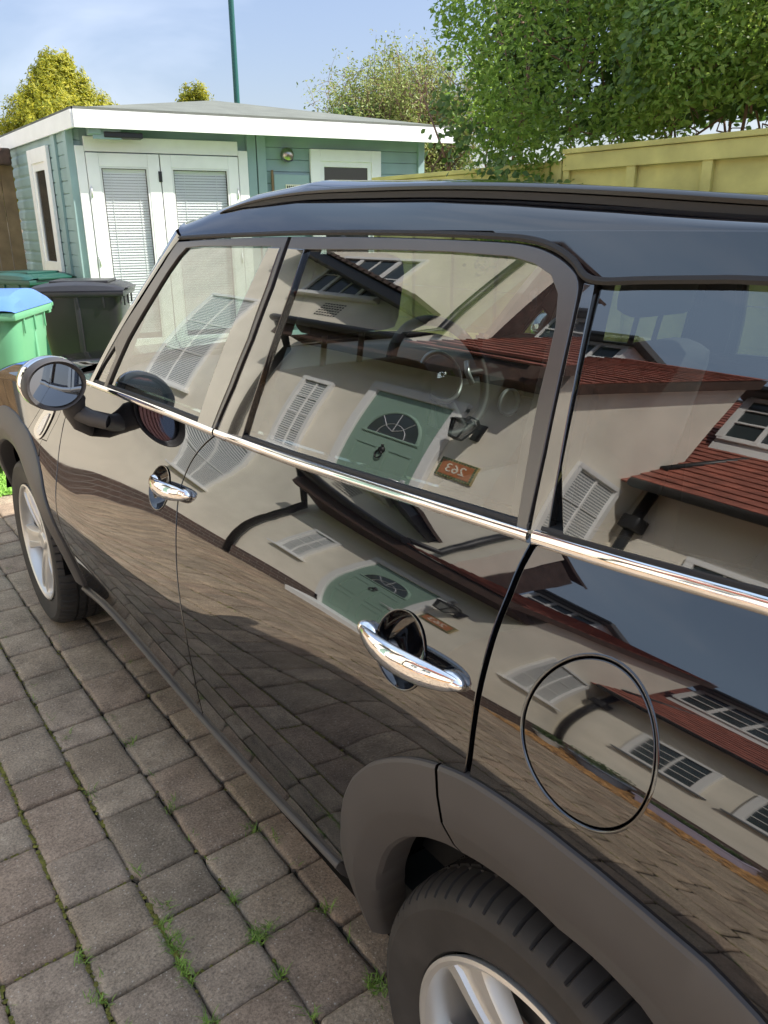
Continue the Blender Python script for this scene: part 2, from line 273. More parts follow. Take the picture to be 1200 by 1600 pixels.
def panel(name, outline, surf, m, parent, off=0., holes=(), h=.022, gap=.0018, lip=.012, mirror=False, bulge=None):
    """a sheet following the body surface inside an outline in (Y, Z), with its edges rolled in"""
    f = (lambda Y, Z: surf(Y, Z)+off) if bulge is None else (lambda Y, Z: surf(Y, Z)+off+bulge(Y, Z))
    loops = [np.array(offset_poly(resample(outline, h*.6), -gap)[0])]+[np.array(offset_poly(resample(ho, h*.25), gap)[0]) for ho in holes]
    O = loops[0]; y0, z0 = O.min(0); y1, z1 = O.max(0)
    gy, gz = np.meshgrid(np.arange(y0, y1, h), np.arange(z0, z1, h)); g = np.stack([gy.ravel(), gz.ravel()], 1)
    ok = inside(g, O)
    for L in loops[1:]: ok &= ~inside(g, L)
    g = g[ok]
    B = np.concatenate(loops); keep = np.ones(len(g), bool)
    for i in range(0, len(g), 500): keep[i:i+500] = np.min(np.linalg.norm(g[i:i+500, None]-B[None], axis=2), axis=1) > h*.35
    pts = np.concatenate([B, g[keep]]); edges = []; n0 = 0
    for L in loops:
        n = len(L); edges += [(n0+i, n0+(i+1) % n) for i in range(n)]; n0 += n
    v, e, fa, *_ = geometry.delaunay_2d_cdt([Vector(p) for p in pts], edges, [], 0, 1e-6)
    v = np.array([tuple(p) for p in v]); cen = np.array([v[list(t)].mean(0) for t in fa])
    k = inside(cen, O)
    for L in loops[1:]: k &= ~inside(cen, L)
    F_ = [tuple(t) for t, kk in zip(fa, k) if kk]
    X = f(v[:, 0], v[:, 1]); N = nrm(f, v[:, 0], v[:, 1])
    V = np.stack([X, v[:, 0], v[:, 1]], 1).tolist(); NN = N.tolist(); Fc = []
    for t in F_:
        a, b, c = (v[i] for i in t); A = (b[0]-a[0])*(c[1]-a[1])-(c[0]-a[0])*(b[1]-a[1])
        Fc.append(t[::-1] if A > 0 else t)
    for li, L in enumerate(loops):
        Q, on = offset_poly(L, 1); on = on*(1 if li == 0 else -1)
        n = len(L); base = len(V); Nf = nrm(f, L[:, 0], L[:, 1]); Xf = f(L[:, 0], L[:, 1])
        for (d, dx, bl) in ((0, 0, 0), (.0009, .0003, .5), (.0014, .0014, .92), (.0014, lip, 1)):
            for i in range(n):
                V.append([Xf[i]+dx, L[i, 0]+on[i, 0]*d, L[i, 1]+on[i, 1]*d]); nn = Nf[i]*(1-bl)+np.array([0, on[i, 0], on[i, 1]])*bl; NN.append((nn/np.linalg.norm(nn)).tolist())
        A = .5*sum(L[i][0]*L[(i+1) % n][1]-L[(i+1) % n][0]*L[i][1] for i in range(n)); flip = (A > 0) ^ (li > 0)
        for r_ in range(3):
            for i in range(n):
                q = (base+r_*n+i, base+r_*n+(i+1) % n, base+(r_+1)*n+(i+1) % n, base+(r_+1)*n+i); Fc.append(q if flip else q[::-1])
    if mirror:
        V = [(WID-a, b, c) for a, b, c in V]; NN = [(-a, b, c) for a, b, c in NN]; Fc = [q[::-1] for q in Fc]
    return mesh_obj(name, V, Fc, m, parent, normals=NN)
def sweep(name, path, prof, m, parent, surf=S, mirror=False, smooth=True, cap=True, sharp=R(40)):
    """path of (Y, Z); prof of (outward, up) offsets"""
    path = np.array(path, float); V = []; Fc = []; n = len(prof)
    X = surf(path[:, 0], path[:, 1])
    T = np.gradient(path, axis=0); T /= np.linalg.norm(T, axis=1)[:, None]
    for i in range(len(path)):
        uy, uz = (-T[i, 1], T[i, 0]) if T[i, 0] > 0 else (T[i, 1], -T[i, 0])
        for o, u in prof: V.append((X[i]-o, path[i, 0]+uy*u, path[i, 1]+uz*u))
    for i in range(len(path)-1):
        for k in range(n-1): Fc.append((i*n+k, i*n+k+1, (i+1)*n+k+1, (i+1)*n+k))
    if cap: Fc += [tuple(range(n)), tuple(range((len(path)-1)*n+n-1, (len(path)-1)*n-1, -1))]
    if mirror: V = [(WID-a, b, c) for a, b, c in V]
    mb = MB(); mb.add(V, Fc); return mb.build(name, m, parent, smooth, sharp)

car = thing('car', 'glossy black car with chrome strip and handles, parked on the block paving', 'car')
def belt(Y):  # height of the middle of the chrome strip
    return np.interp(Y, [-.75, -.45, -.16, -.09, 0, .113, .25, .43, .65, .94, 1.16, 1.43, 1.74, 1.95], [1.178, 1.165, 1.148, 1.142, 1.1345, 1.1265, 1.118, 1.107, 1.094, 1.083, 1.079, 1.071, 1.061, 1.05])
bgap = catmull([(.940, 1.090)]+OUT['bgap'][1:]+[(1.10, .365)], 3)
bgap = [p for i, p in enumerate(bgap) if i == 0 or p[1] < bgap[i-1][1]]
rgap = catmull([(.108, 1.134)]+OUT['rgap'][1:], 3)
fd_front = catmull([(1.945, 1.03), (1.964, .95), (1.972, .905), (1.96, .84), (1.935, .78), (1.90, .70), (1.885, .60), (1.89, .50), (1.93, .385)], 3)
st = catmull([(2.10, .330), (1.85, .380), (1.66, .396), (1.489, .388), (1.2966, .3765), (1.09, .366), (.894, .3756), (.7084, .391), (.5446, .4166), (.45, .4256)], 4)
sty = np.array(st)[::-1]
def sill_z(Y): return np.interp(Y, sty[:, 0], sty[:, 1])
def between(a, b, f, n=16): return [(float(y), float(f(y))) for y in np.linspace(a, b, n)]

def arch_rad(L, c):
    a = np.array([(math.atan2(z-.325, y-c), math.hypot(z-.325, y-c)) for y, z in L]); a = a[np.argsort(a[:, 0])]
    return a
AO = arch_rad(OUT['archR_out'][1:], 0); AI = arch_rad(OUT['archR_in'], 0)
def ro(t): return np.interp(t, np.append(AO[:, 0], [R(125), R(150), R(185)]), np.append(AO[:, 1], [.60, .585, .56]))
def ri(t): return np.interp(t, np.append(AI[:, 0], [R(125), R(185)]), np.append(AI[:, 1], [.425, .40]))
FO = arch_rad(OUT['archF_out'], 2.595); FI = arch_rad(OUT['archF_in'], 2.595)
def fro(t): return np.interp(t, [R(-5), R(60), R(94), R(110), R(128), R(142), R(153), R(163), R(180)], [.52, .53, .53, .545, .60, .655, .67, .655, .60])
def fri(t): return np.interp(t, [R(-5), R(60), R(94), R(110), R(128), R(142), R(153), R(163), R(180)], [.40, .40, .405, .42, .445, .475, .485, .49, .50])

def arch_clad(name, c, ro_, ri_, t0, t1, parent, mirror, n=70, seal=True):
    prof = [(0, .006), (.015, -.004), (.05, -.007), (.3, -.0125), (.58, -.0145), (.64, -.0125), (.85, -.004), (.96, .004), (1, .012), (1.0, .06)]
    V = []; Fc = []; m_ = len(prof)
    for t in np.linspace(t0, t1, n):
        for u, o in prof:
            r = float(ro_(t))*(1-u)+float(ri_(t))*u; y, z = c+r*math.cos(t), .325+r*math.sin(t); x = float(S(y, max(z, .3)))+o
            V.append((WID-x if mirror else x, y, z))
    for i in range(n-1):
        for k in range(m_-1): Fc.append((i*m_+k, i*m_+k+1, (i+1)*m_+k+1, (i+1)*m_+k))
    mb = MB(); mb.add(V, Fc); return mb.build(name, M['clad'], parent, True, R(24))

def circle(c, r, n=40, ry=None): return [(c[0]+(ry or r)*math.cos(2*math.pi*k/n), c[1]+r*math.sin(2*math.pi*k/n)) for k in range(n)]
def handle(cy, cz, slope, half, parent, mirror):
    mb = MB(); V = []; Fc = []; n, m_ = 30, 20
    for i in range(n+1):
        t = i/n; s_ = math.sin(math.pi*min(max(t, .001), .999)); w = .0200*s_**.40*(.80+.28*t); d = .0115*s_**.45
        y = cy+half*(1-2*t); z = cz+slope*(t-.5); x = float(S(y, z))-.006-.021*s_**.75
        for k in range(m_):
            a = 2*math.pi*k/m_; V.append((x+d*math.cos(a)*(1.0 if math.cos(a) < 0 else .8), y, z+w*math.sin(a)))
    for i in range(n):
        for k in range(m_): Fc.append((i*m_+k, i*m_+(k+1) % m_, (i+1)*m_+(k+1) % m_, (i+1)*m_+k))
    mb.add(V, Fc)
    for sgn in (1, -1):   # chrome feet under both ends
        y = cy+sgn*half*.84; z = cz-sgn*slope*.4
        mb.sphere((float(S(y, z))-.005, y, z), (.012, .020, .011), 18, 10)
    if mirror: mb.V = [(WID-a, b, c) for a, b, c in mb.V]
    return mb.build('door_handle', M['chrome'], parent, True)
def cup(cy, cz, r, ry, parent, mirror):
    mb = MB(); V = []; Fc = []; n = 40; pr = [(1.06, -.0015), (1.03, -.0028), (1.0, -.001), (.97, .010), (.86, .026), (.6, .036), (.001, .04)]
    for u, o in pr:
        for k in range(n):
            a = 2*math.pi*k/n; y, z = cy+ry*u*math.cos(a), cz+r*u*math.sin(a); V.append((float(S(cy+ry*min(u, 1)*math.cos(a), cz+r*min(u, 1)*math.sin(a)))+o, y, z))
    for j in range(len(pr)-1):
        for k in range(n): Fc.append((j*n+k, j*n+(k+1) % n, (j+1)*n+(k+1) % n, (j+1)*n+k))
    if mirror: V = [(WID-a, b, c) for a, b, c in V]
    mb.add(V, Fc); return mb.build('handle_recess', M['paint'], parent, True)

def BS(Y, Z): return np.minimum(S(Y, Z), G(Y, Z)+.002)
BELT_PROF = [(-.05, -.0085), (.0035, -.0080), (.0068, -.0045), (.0078, .0), (.0068, .0048), (.0040, .0078), (-.05, .0085)]
SEAL_PROF = [(-.045, -.004), (.0035, -.0035), (.004, .0), (.002, .0032), (-.022, .0036)]
SILL_PROF = [(-.012, .005), (.003, .0035), (.008, -.0005), (.009, -.005), (.006, -.010), (.000, -.022), (-.012, -.036), (-.05, -.060), (-.13, -.075)]
gF = OUT['glassF']; gR = OUT['glassR']
for side in (False, True):
    mir = side
    # ---- front door
    o_fd = fd_front+[p for p in st if 1.10 < p[0] < 1.90]+[(y+.0022, z) for y, z in bgap[::-1]]+between(.95, 1.94, lambda y: belt(y)-.004, 20)
    fd = panel('front_door', o_fd, S, M['paint'], car, holes=[circle((1.150, .925), .044, 44, .056)], mirror=mir)
    cup(1.150, .925, .044, .056, fd, mir); handle(1.083, .945, .018, .108, fd, mir)
    sweep('belt_trim', between(.945, 1.90, belt, 40), BELT_PROF, M['chrome'], fd, mirror=mir, surf=BS)
    sweep('window_seal', between(.945, 1.70, lambda y: belt(y)+.0115, 30), SEAL_PROF, M['rubber'], fd, mirror=mir, surf=BS)
    g1 = [(1.5939, 1.0720), (1.4967, 1.2021), (1.4058, 1.2978), (1.3488, 1.3614), (1.3096, 1.3984), (1.2818, 1.4164), (1.2048, 1.4215), (0.8918, 1.4255), (1.0163, 1.0849)]
    q1 = [(1.7145, 1.0678), (1.6197, 1.0720), (1.5564, 1.1566), (1.5766, 1.1772)]
    frF = [(1.7537, 1.0637), (1.5875, 1.1928), (1.4670, 1.2938), (1.3862, 1.3765), (1.3455, 1.4287), (1.1687, 1.4355), (0.9693, 1.4406), (0.8446, 1.4424)]
    bl = [(0.8473, 1.3558), (0.8662, 1.2659), (0.8990, 1.1758), (0.9420, 1.0921), (0.9499, 1.0740)]
    panel('window_frame', frF+bl, G, M['trim'], fd, off=-.002, holes=[g1, q1], h=.014, gap=.0015, mirror=mir)
    panel('window_glass', [(y+.0, z) for y, z in offset_poly(g1, .012)[0]], G, M['glass'], fd, off=.004, h=.03, gap=0, lip=.0005, mirror=mir)
    panel('quarter_glass', [(y+.0, z) for y, z in offset_poly(q1, .008)[0]], G, M['glass'], fd, off=.003, h=.03, gap=0, lip=.0005, mirror=mir)
    bp = [(0.9006, 1.4236), (0.8579, 1.4236), (0.8617, 1.3573), (0.8785, 1.2659), (0.9122, 1.1758), (0.9554, 1.0854), (1.0245, 1.0813)]
    panel('pillar_trim', bp, G, M['gloss'], fd, off=-.0035, h=.014, gap=.001, mirror=mir)
    # ---- rear door
    archedge = [(float(ro(t))*math.cos(t), .325+float(ro(t))*math.sin(t)) for t in np.linspace(R(2), R(73), 24)]
    archedge = [((y-.006), z-.006) for y, z in archedge]
    o_rd = [(y-.0016, z) for y, z in bgap]+[p for p in st if .46 < p[0] < 1.09]+[(y, z) for y, z in archedge if z > .43 and y > .1195]+[p for p in rgap[::-1] if p[1] > .80]+between(.118, .938, lambda y: belt(y)-.004, 18)
    rd = panel('rear_door', o_rd, S, M['paint'], car, holes=[circle((.236, .955), .047, 44, .050)], mirror=mir)
    cup(.236, .955, .047, .050, rd, mir); handle(.215, .962, .014, .104, rd, mir)
    sweep('belt_trim', between(.114, .938, belt, 40), BELT_PROF, M['chrome'], rd, mirror=mir, surf=BS)
    sweep('window_seal', between(.118, .905, lambda y: belt(y)+.0115, 30), SEAL_PROF, M['rubber'], rd, mirror=mir, surf=BS)
    g2 = [(0.8266, 1.0947)]+gR[1:5]+[(0.5435, 1.4257), (0.3959, 1.4257), (0.2721, 1.4223), (0.2307, 1.4154), (0.1976, 1.4036), (0.1772, 1.3840), (0.1649, 1.3504), (0.1588, 1.3092), (0.1558, 1.2707), (0.1459, 1.2084), (0.1358, 1.1298)]
    frR = catmull([(0.8312, 1.4425), (0.6239, 1.4436), (0.4473, 1.4421), (0.3044, 1.4394), (0.2469, 1.4356), (0.2063, 1.4270), (0.1721, 1.4133), (0.1538, 1.3989), (0.1456, 1.3723), (0.1365, 1.3117), (0.1251, 1.2161), (0.1199, 1.1322), (0.1197, 1.1184)], 3)
    frB = [(0.9329, 1.0771), (0.9286, 1.0942), (0.8860, 1.1769), (0.8538, 1.2666), (0.8351, 1.3562)]
    panel('window_frame', frR+frB, G, M['trim'], rd, off=-.002, holes=[g2], h=.014, gap=.0015, mirror=mir)
    panel('window_glass', offset_poly(g2, .012)[0].tolist(), G, M['glass'], rd, off=.004, h=.03, gap=0, lip=.0005, mirror=mir)
    bq = [(0.8235, 1.0983), (0.7999, 1.1953), (0.7837, 1.2790), (0.7722, 1.3542), (0.7711, 1.4226), (0.8281, 1.4236), (0.8308, 1.3573), (0.8487, 1.2659), (0.8808, 1.1758), (0.9235, 1.0895)]
    panel('pillar_trim', bq, G, M['gloss'], rd, off=-.0035, h=.014, gap=.001, mirror=mir)
    arch_clad('wheel_arch_trim', 0, ro, ri, R(-2), R(74.6), rd, mir)
    # ---- rear quarter, fuel flap
    FC = (-.058, .987); FR = .0765
    archedge2 = [(float(ro(t))*math.cos(t)-.003, .325+(float(ro(t))-.008)*math.sin(t)) for t in np.linspace(R(75.5), R(180), 40)]
    o_q = [(.1005, 1.1165)]+[(y-.0068, z) for y, z in rgap[3:] if z > .80]+[p for p in archedge2 if p[0] < .1]+[(-.70, .33), (-.72, .8)]+[(float(y), float(belt(y)-.004)) for y in np.linspace(-.70, .098, 18)]
    flap = circle(FC, FR, 72, FR*1.02)
    qp = panel('rear_quarter', o_q, S, M['paint'], car, holes=([flap] if not mir else []), mirror=mir)
    if not mir:
        ff = panel('fuel_flap', circle(FC, FR-.0026, 72, FR*1.02-.0026), S, M['paint'], qp, h=.012, gap=0, mirror=mir, off=.0006, bulge=lambda Y, Z: .045*((Y-FC[0])**2+(Z-FC[1])**2)-.0003)
        rg = MB(); n = 72; V = []; Fc = []; pr = [(.0006, .004), (.0008, -.0006), (.0022, -.0015), (.0036, -.0002)]
        for u, o in pr:
            for k in range(n):
                a = 2*math.pi*k/n; r = FR+u; y, z = FC[0]+r*1.02*math.cos(a), FC[1]+r*math.sin(a); V.append((float(S(y, z))+o, y, z))
        for j in range(3):
            for k in range(n): Fc.append((j*n+k, j*n+(k+1) % n, (j+1)*n+(k+1) % n, (j+1)*n+k))
        rg.add(V, Fc); rg.build('flap_ring', M['paint'], qp, True)

    sweep('belt_trim', [(float(y), float(belt(y))) for y in np.linspace(-.70, .106, 30)], [(a, b*1.22) for a, b in BELT_PROF], M['chrome'], qp, mirror=mir, surf=BS)
    g3 = [(0.1273, 1.3969), (0.0727, 1.4000), (-0.0004, 1.4036), (-0.0645, 1.4056), (-0.2955, 1.4036), (-0.5011, 1.3779), (-0.6039, 1.2750), (-0.6245, 1.1803)]+[(float(y), float(belt(y)+.014)) for y in np.linspace(-.55, .068, 10)]+[(0.0957, 1.2084), (0.1079, 1.2883)]
    panel('quarter_glass', g3, lambda Y, Z: G(Y, Z)+.036*(np.asarray(Z)-1.17), M['glass'], qp, off=-.001, h=.03, gap=0, lip=.004, mirror=mir)
    cp = [(0.1458, 1.3979), (0.1304, 1.3969), (0.1111, 1.2883), (0.0987, 1.2084), (0.0890, 1.1308), (0.1147, 1.1288), (0.1215, 1.2161), (0.1329, 1.3117), (0.1420, 1.3723)]
    panel('pillar_trim', cp, G, M['gloss'], qp, off=-.001, h=.012, gap=.0012, mirror=mir)
    sweep('window_seal', [(float(y), float(belt(y)+.0125)) for y in np.linspace(-.62, .100, 24)], SEAL_PROF, M['rubber'], qp, mirror=mir, surf=BS)
    arch_clad('wheel_arch_trim', 0, ro, ri, R(75.2), R(181), qp, mir)
    # ---- front wing and its bonnet side
    fe = [(2.595+float(fro(t))*math.cos(t), .325+(float(fro(t))-.006)*math.sin(t)) for t in np.linspace(R(10), R(166), 50)]
    lineA = [(2.62, .842), (2.50, .838), (2.40, .828), (2.335, .818), (2.285, .862), (2.235, .908), (2.19, .955), (2.17, .985)]
    lineB = [(2.165, .805), (2.150, .828), (2.10, .8325), (2.085, .858), (2.045, .905), (2.015, .96), (2.000, 1.015)]
    fw_low = [p for p in fe[::-1]]
    wing = [(1.950, 1.026), (1.9700, .95), (1.978, .905), (1.966, .84), (1.941, .78), (1.906, .70), (1.891, .60), (1.896, .50), (1.936, .395)]+[p for p in fw_low if p[1] < .80 and p[0] < 2.6]
    # the rear part of the wing stops at the scuttle line
    wrear = [(1.950, 1.026)]+wing[1:9]+[p for p in fw_low if p[0] < 2.158]+lineB
    wg = panel('front_wing', wrear, S, M['paint'], car, mirror=mir)
    scut = lineB+[(2.165, 1.005), (2.18, .985)]+lineA[::-1][1:5]+[p for p in fw_low[::-1] if 2.158 < p[0] < 2.34]
    panel('scuttle_panel', scut, S, M['paint'], wg, mirror=mir)
    sc_o = catmull([(2.245, .838), (2.225, .872), (2.175, .916), (2.115, .934), (2.085, .926), (2.110, .880), (2.150, .838), (2.195, .822)], 5, True)
    panel('scuttle_surround', sc_o, S, M['gloss'], wg, off=-.004, h=.012, gap=0, mirror=mir)
    panel('side_indicator', [tuple(p) for p in offset_poly(catmull([(2.205, .846), (2.190, .868), (2.150, .902), (2.112, .916), (2.122, .893), (2.152, .850), (2.180, .834)], 5, True), -.003)[0]], S, M['silver'], wg, off=-.0075, h=.012, gap=0, mirror=mir)
    bon = [(2.18, .985), (2.50, .955), (2.80, .93), (3.10, .88), (3.25, .80), (3.22, .60), (3.14, .45), (3.09, .40)]+[p for p in fe if p[0] > 2.62]+lineA[:-1]
    panel('bonnet_side', bon, S, M['paint'], wg, mirror=mir)
    arch_clad('wheel_arch_trim', 2.595, fro, fri, R(-2), R(176), wg, mir)
    # ---- sill, wheel wells, dark structure behind the gaps
    sweep('sill_trim', [p for p in st if p[0] < 2.09], SILL_PROF, M['clad'], car, mirror=mir)
    for c, rr in ((0, .40), (2.595, .42)):
        mb = MB(); V = []; Fc = []; n = 40
        for k in range(n+1):
            t = R(16)+R(162)*k/n
            for x in (.035, .33): V.append((WID-x if mir else x, c+rr*math.cos(t), .325+rr*math.sin(t)))
        for k in range(n): Fc.append((2*k, 2*k+1, 2*k+3, 2*k+2))
        mb.add(V, Fc); x = .33
        mb.add([(WID-x if mir else x, c+(rr+.02)*math.cos(R(a)), .325+(rr+.02)*math.sin(R(a))) for a in range(16, 181, 8)], [tuple(range(21))])
        mb.build('wheel_well', M['gap'], car)
    gap_in = [(-.66, .50), (-.66, 1.15), (-.30, 1.15), (.12, 1.125), (.95, 1.080), (1.93, 1.035), (2.30, .93), (2.10, .78), (1.86, .60), (1.86, .41), (1.3, .39), (.50, .43), (.42, .55), (.40, .70), (.30, .80), (.12, .88), (-.1, .90), (-.4, .80), (-.55, .60)]
    panel('inner_structure', gap_in, S, M['gap'], car, off=.012, holes=[circle((1.150, .925), .050, 30, .062), circle((.236, .955), .053, 30, .056)], h=.06, gap=0, lip=.001, mirror=mir)
    # dark backing of window frames round the door gaps
    bk = [(1.0019, 1.0792), (0.9389, 1.1824), (0.9124, 1.2750), (0.8925, 1.3573), (0.8882, 1.4395), (0.7814, 1.4395), (0.7887, 1.3573), (0.7993, 1.2750), (0.8175, 1.1824), (0.8473, 1.0895)]
    panel('pillar', bk, G, M['black'], car, off=.010, h=.03, gap=0, lip=.03, mirror=mir)
    bk = [(0.1823, 1.3779), (0.1753, 1.3059), (0.1694, 1.2133), (0.1574, 1.1308), (0.0971, 1.1411), (0.1071, 1.2081), (0.1172, 1.2884), (0.1355, 1.3984), (0.1566, 1.4087)]
    panel('pillar', bk, G, M['black'], car, off=.010, h=.03, gap=0, lip=.03, mirror=mir)
    # gutter seal between the door frames and the roof
    gut = catmull([(1.3486, 1.4370), (1.1687, 1.4421), (0.9693, 1.4462), (0.8312, 1.4488), (0.6239, 1.4501), (0.4473, 1.4490), (0.3044, 1.4459), (0.2469, 1.4421), (0.2063, 1.4339), (0.1721, 1.4205), (0.1474, 1.4051), (0.1206, 1.4010), (0.0727, 1.4041), (-0.0004, 1.4080), (-0.0645, 1.4097), (-0.2955, 1.4077), (-0.5216, 1.3799), (-0.6244, 1.2853)], 4)
    sweep('roof_seal', gut, [(-.012, -.0045), (.002, -.004), (.0035, 0), (.0015, .004), (-.012, .0045)], M['rubber'], car, surf=lambda Y, Z: G(Y, Z)-.001, mirror=mir)

# ---- roof
RL = np.array([(1.3897, 1.4395), (1.3391, 1.4411), (0.9721, 1.4503), (0.6265, 1.4539), (0.4032, 1.4534), (0.2902, 1.4524), (-0.2956, 1.4503), (-0.7271, 1.4395)])[::-1]
RZ = ([-.75, -.5, -.3, -.1, 0, .133, .30, .46, .85, 1.05, 1.198, 1.32], [1.415, 1.443, 1.457, 1.468, 1.475, 1.486, 1.498, 1.506, 1.514, 1.507, 1.492, 1.474])
_AT = {}
def _bz(P0, a, zc, t):
    P1 = P0+np.array([.46, .89])*a; return P0*(1-t)**3+3*P1*(1-t)**2*t+3*np.array([.40, zc])*(1-t)*t*t+np.array([.895, zc])*t**3
def _arise(s):
    """how steeply the roof leaves its edge, so that it passes the rail line at its height"""
    k = round(s*200)
    if k not in _AT:
        s_ = k/200; Y = -.70+2.042*s_; z0 = float(np.interp(Y, RL[:, 0], RL[:, 1])); zr = float(np.interp(Y, *RZ)); P0 = np.array([float(G(0, z0))-.001, z0]); zc = zr+.012
        lo, hi = .005, .2
        for _ in range(24):
            a = (lo+hi)/2; q = [_bz(P0, a, zc, t) for t in np.linspace(0, .6, 25)]; z = np.interp(.262, [p[0] for p in q], [p[1] for p in q])
            if z < zr-.004: lo = a
            else: hi = a
        _AT[k] = a
    return _AT[k]
def arise(s):
    k = min(max(s, 0), 1)*200; i = int(k); f = k-i; return _arise(i/200)*(1-f)+_arise(min(i+1, 200)/200)*f
def roof_pt(s, t):
    """s 0 (rear) .. 1 (front), t 0 (left edge) .. 1 (middle)"""
    yf = 1.342+.17*(1-(1-t)**2.2); Y = -.70+(yf+.70)*s; Ye = -.70+2.042*s
    z0 = float(np.interp(Ye, RL[:, 0], RL[:, 1])); q = _bz(np.array([float(G(0, z0))-.001, z0]), arise(s), float(np.interp(Ye, *RZ))+.012, t)
    return np.array([q[0], Y, q[1]])
ts = np.concatenate([np.linspace(0, .3, 19), np.linspace(.34, 1, 14)]); ss = np.linspace(0, 1, 70)
def grid_mesh(name, f, ss, ts, m, parent, smooth=True):
    V = []; NN = []; n = len(ts)
    for s_ in ss:
        for t in ts:
            p = f(s_, t); e = 1e-3
            a = f(min(s_+e, 1), t)-f(max(s_-e, 0), t); b = f(s_, min(t+e, 1))-f(s_, max(t-e, 0)); nn = np.cross(b, a); nn /= np.linalg.norm(nn)+1e-12
            if nn[2] < 0: nn = -nn
            V.append(p); NN.append(nn)
    Fc = [(i*n+k, (i+1)*n+k, (i+1)*n+k+1, i*n+k+1) for i in range(len(ss)-1) for k in range(n-1)]
    a_, b_, c_ = (np.array(V[i]) for i in (Fc[len(Fc)//2][:3]))
    if np.dot(np.cross(b_-a_, c_-a_), NN[Fc[len(Fc)//2][0]]) < 0: Fc = [q[::-1] for q in Fc]
    base = len(V); V2 = [(WID-p[0], p[1], p[2]) for p in V]; N2 = [(-q[0], q[1], q[2]) for q in NN]
    Fc += [tuple(base+i for i in q[::-1]) for q in Fc]
    return mesh_obj(name, V+V2, Fc, m, parent, normals=NN+N2)
roof = grid_mesh('roof', roof_pt, ss, ts, M['paintroof'], car)
def under(s_, t):
    p = roof_pt(s_, t); return p+np.array([.008*(1-t), 0, -.018])
grid_mesh('headlining', under, np.linspace(0.02, .98, 20), np.linspace(.03, 1, 12), M['headlining'], car)
for mir in (False, True):
    # roof side panel that drops behind the rear door
    sk_ = [(0.3210, 1.4521)]+[(float(y), float(z)) for y, z in catmull([(0.3044, 1.4472), (0.2469, 1.4436), (0.2063, 1.4359), (0.1721, 1.4231), (0.1474, 1.4077), (0.1206, 1.4036), (0.0726, 1.4066), (-0.0004, 1.4105), (-0.0645, 1.4123), (-0.2955, 1.4102), (-0.5216, 1.3830), (-0.6244, 1.2853), (-0.6451, 1.1721)], 4)]+[(-0.7069, 1.1618), (-0.7066, 1.4395), (-0.2956, 1.4505), (0.1155, 1.4521)]
    panel('roof_side', sk_, lambda Y, Z: G(Y, Z)-.001, M['paintroof'], roof, h=.014, gap=0, lip=.006, mirror=mir)
    # roof rail: slim bow with dark gap beneath
    pr = []
    _ys = np.linspace(-.48, 1.20, 90); _zs = np.array([float(np.interp(Y, *RZ)) for Y in _ys]); _pad = np.pad(_zs, 9, mode='reflect', reflect_type='odd'); _zs = np.convolve(_pad, np.hanning(19)/np.hanning(19).sum(), 'valid')
    for Y, zr in zip(_ys, _zs):
        u = (Y+.48)/1.68; lift = .020*min(1, (math.sin(math.pi*u))**.45*1.05)
        pr.append((.262, Y, zr-.004, lift*.5))
    mb = MB(); V = []; Fc = []
    sec = [(-.011, -.0035), (-.012, .0012), (-.008, .0048), (.001, .006), (.009, .004), (.010, -.003), (.0, -.004)]
    for x, y, z, l in pr:
        for a, b in sec: V.append((WID-(x+a) if mir else x+a, y, z+l+b*min(1, .25+l/.014)))
    n = len(sec)
    for i in range(len(pr)-1):
        for k in range(n): Fc.append((i*n+k, i*n+(k+1) % n, (i+1)*n+(k+1) % n, (i+1)*n+k))
    Fc += [tuple(range(n)), tuple(range((len(pr)-1)*n, len(pr)*n))]
    mb.add(V, Fc); rl = mb.build('roof_rail', M['rail'], car, True, R(50))
    mb = MB(); V = []; Fc = []; sec = [(-.008, -.006), (-.008, .002), (.010, .006), (.012, -.004)]
    for x, y, z, l in pr:
        for a, b in sec: V.append((WID-(x+a) if mir else x+a, y, z+b*1.1+l*.25))
    for i in range(len(pr)-1):
        for k in range(3): Fc.append((i*4+k, i*4+k+1, (i+1)*4+k+1, (i+1)*4+k))
    mb.add(V, Fc); mb.build('rail_base', M['rubber'], rl, True, R(30))

# ---- windscreen, bonnet, tail
def ws(s_, t):
    a = roof_pt(1, t); b = np.array([.075+.82*t, 1.735+.46*(1-(1-t)**2), 1.055+.03*t]); b[0] = .078+(.895-.078)*(t**.9)
    p = a*(1-s_)+b*s_; p += np.array([-.02*(1-t), .0, .0])*math.sin(math.pi*s_)*.4; p[2] += .035*math.sin(math.pi*s_)*min(1, t*4); return p
w_ = grid_mesh('windscreen', ws, np.linspace(0.02, .97, 16), np.linspace(.05, 1, 12), M['glass'], car)
for k in (0, 1):
    mb = MB(); V = []; Fc = []
    for i, s_ in enumerate(np.linspace(-.0, 1.0, 18)):
        q0 = ws(s_, 0); q1 = ws(s_, .10); fx = float(G(0, max(q0[2], 1.06)))
        for p in (np.array([fx-.004, q0[1]-.012, q0[2]-.002]), np.array([fx-.004, q0[1]+.003, q0[2]+.004]), q0*.55+q1*.45+np.array([-.006, .004, .006]), q1+np.array([0, 0, .002]), q1+np.array([.01, -.03, -.01]), np.array([fx+.03, q0[1]-.02, q0[2]])):
            V.append((WID-p[0] if k else p[0], p[1], p[2]))
    for i in range(17):
        for j in range(5): Fc.append((i*6+j, i*6+j+1, (i+1)*6+j+1, (i+1)*6+j))
    mb.add(V, Fc); mb.build('windscreen_pillar', M['gloss'], car, True, R(35))
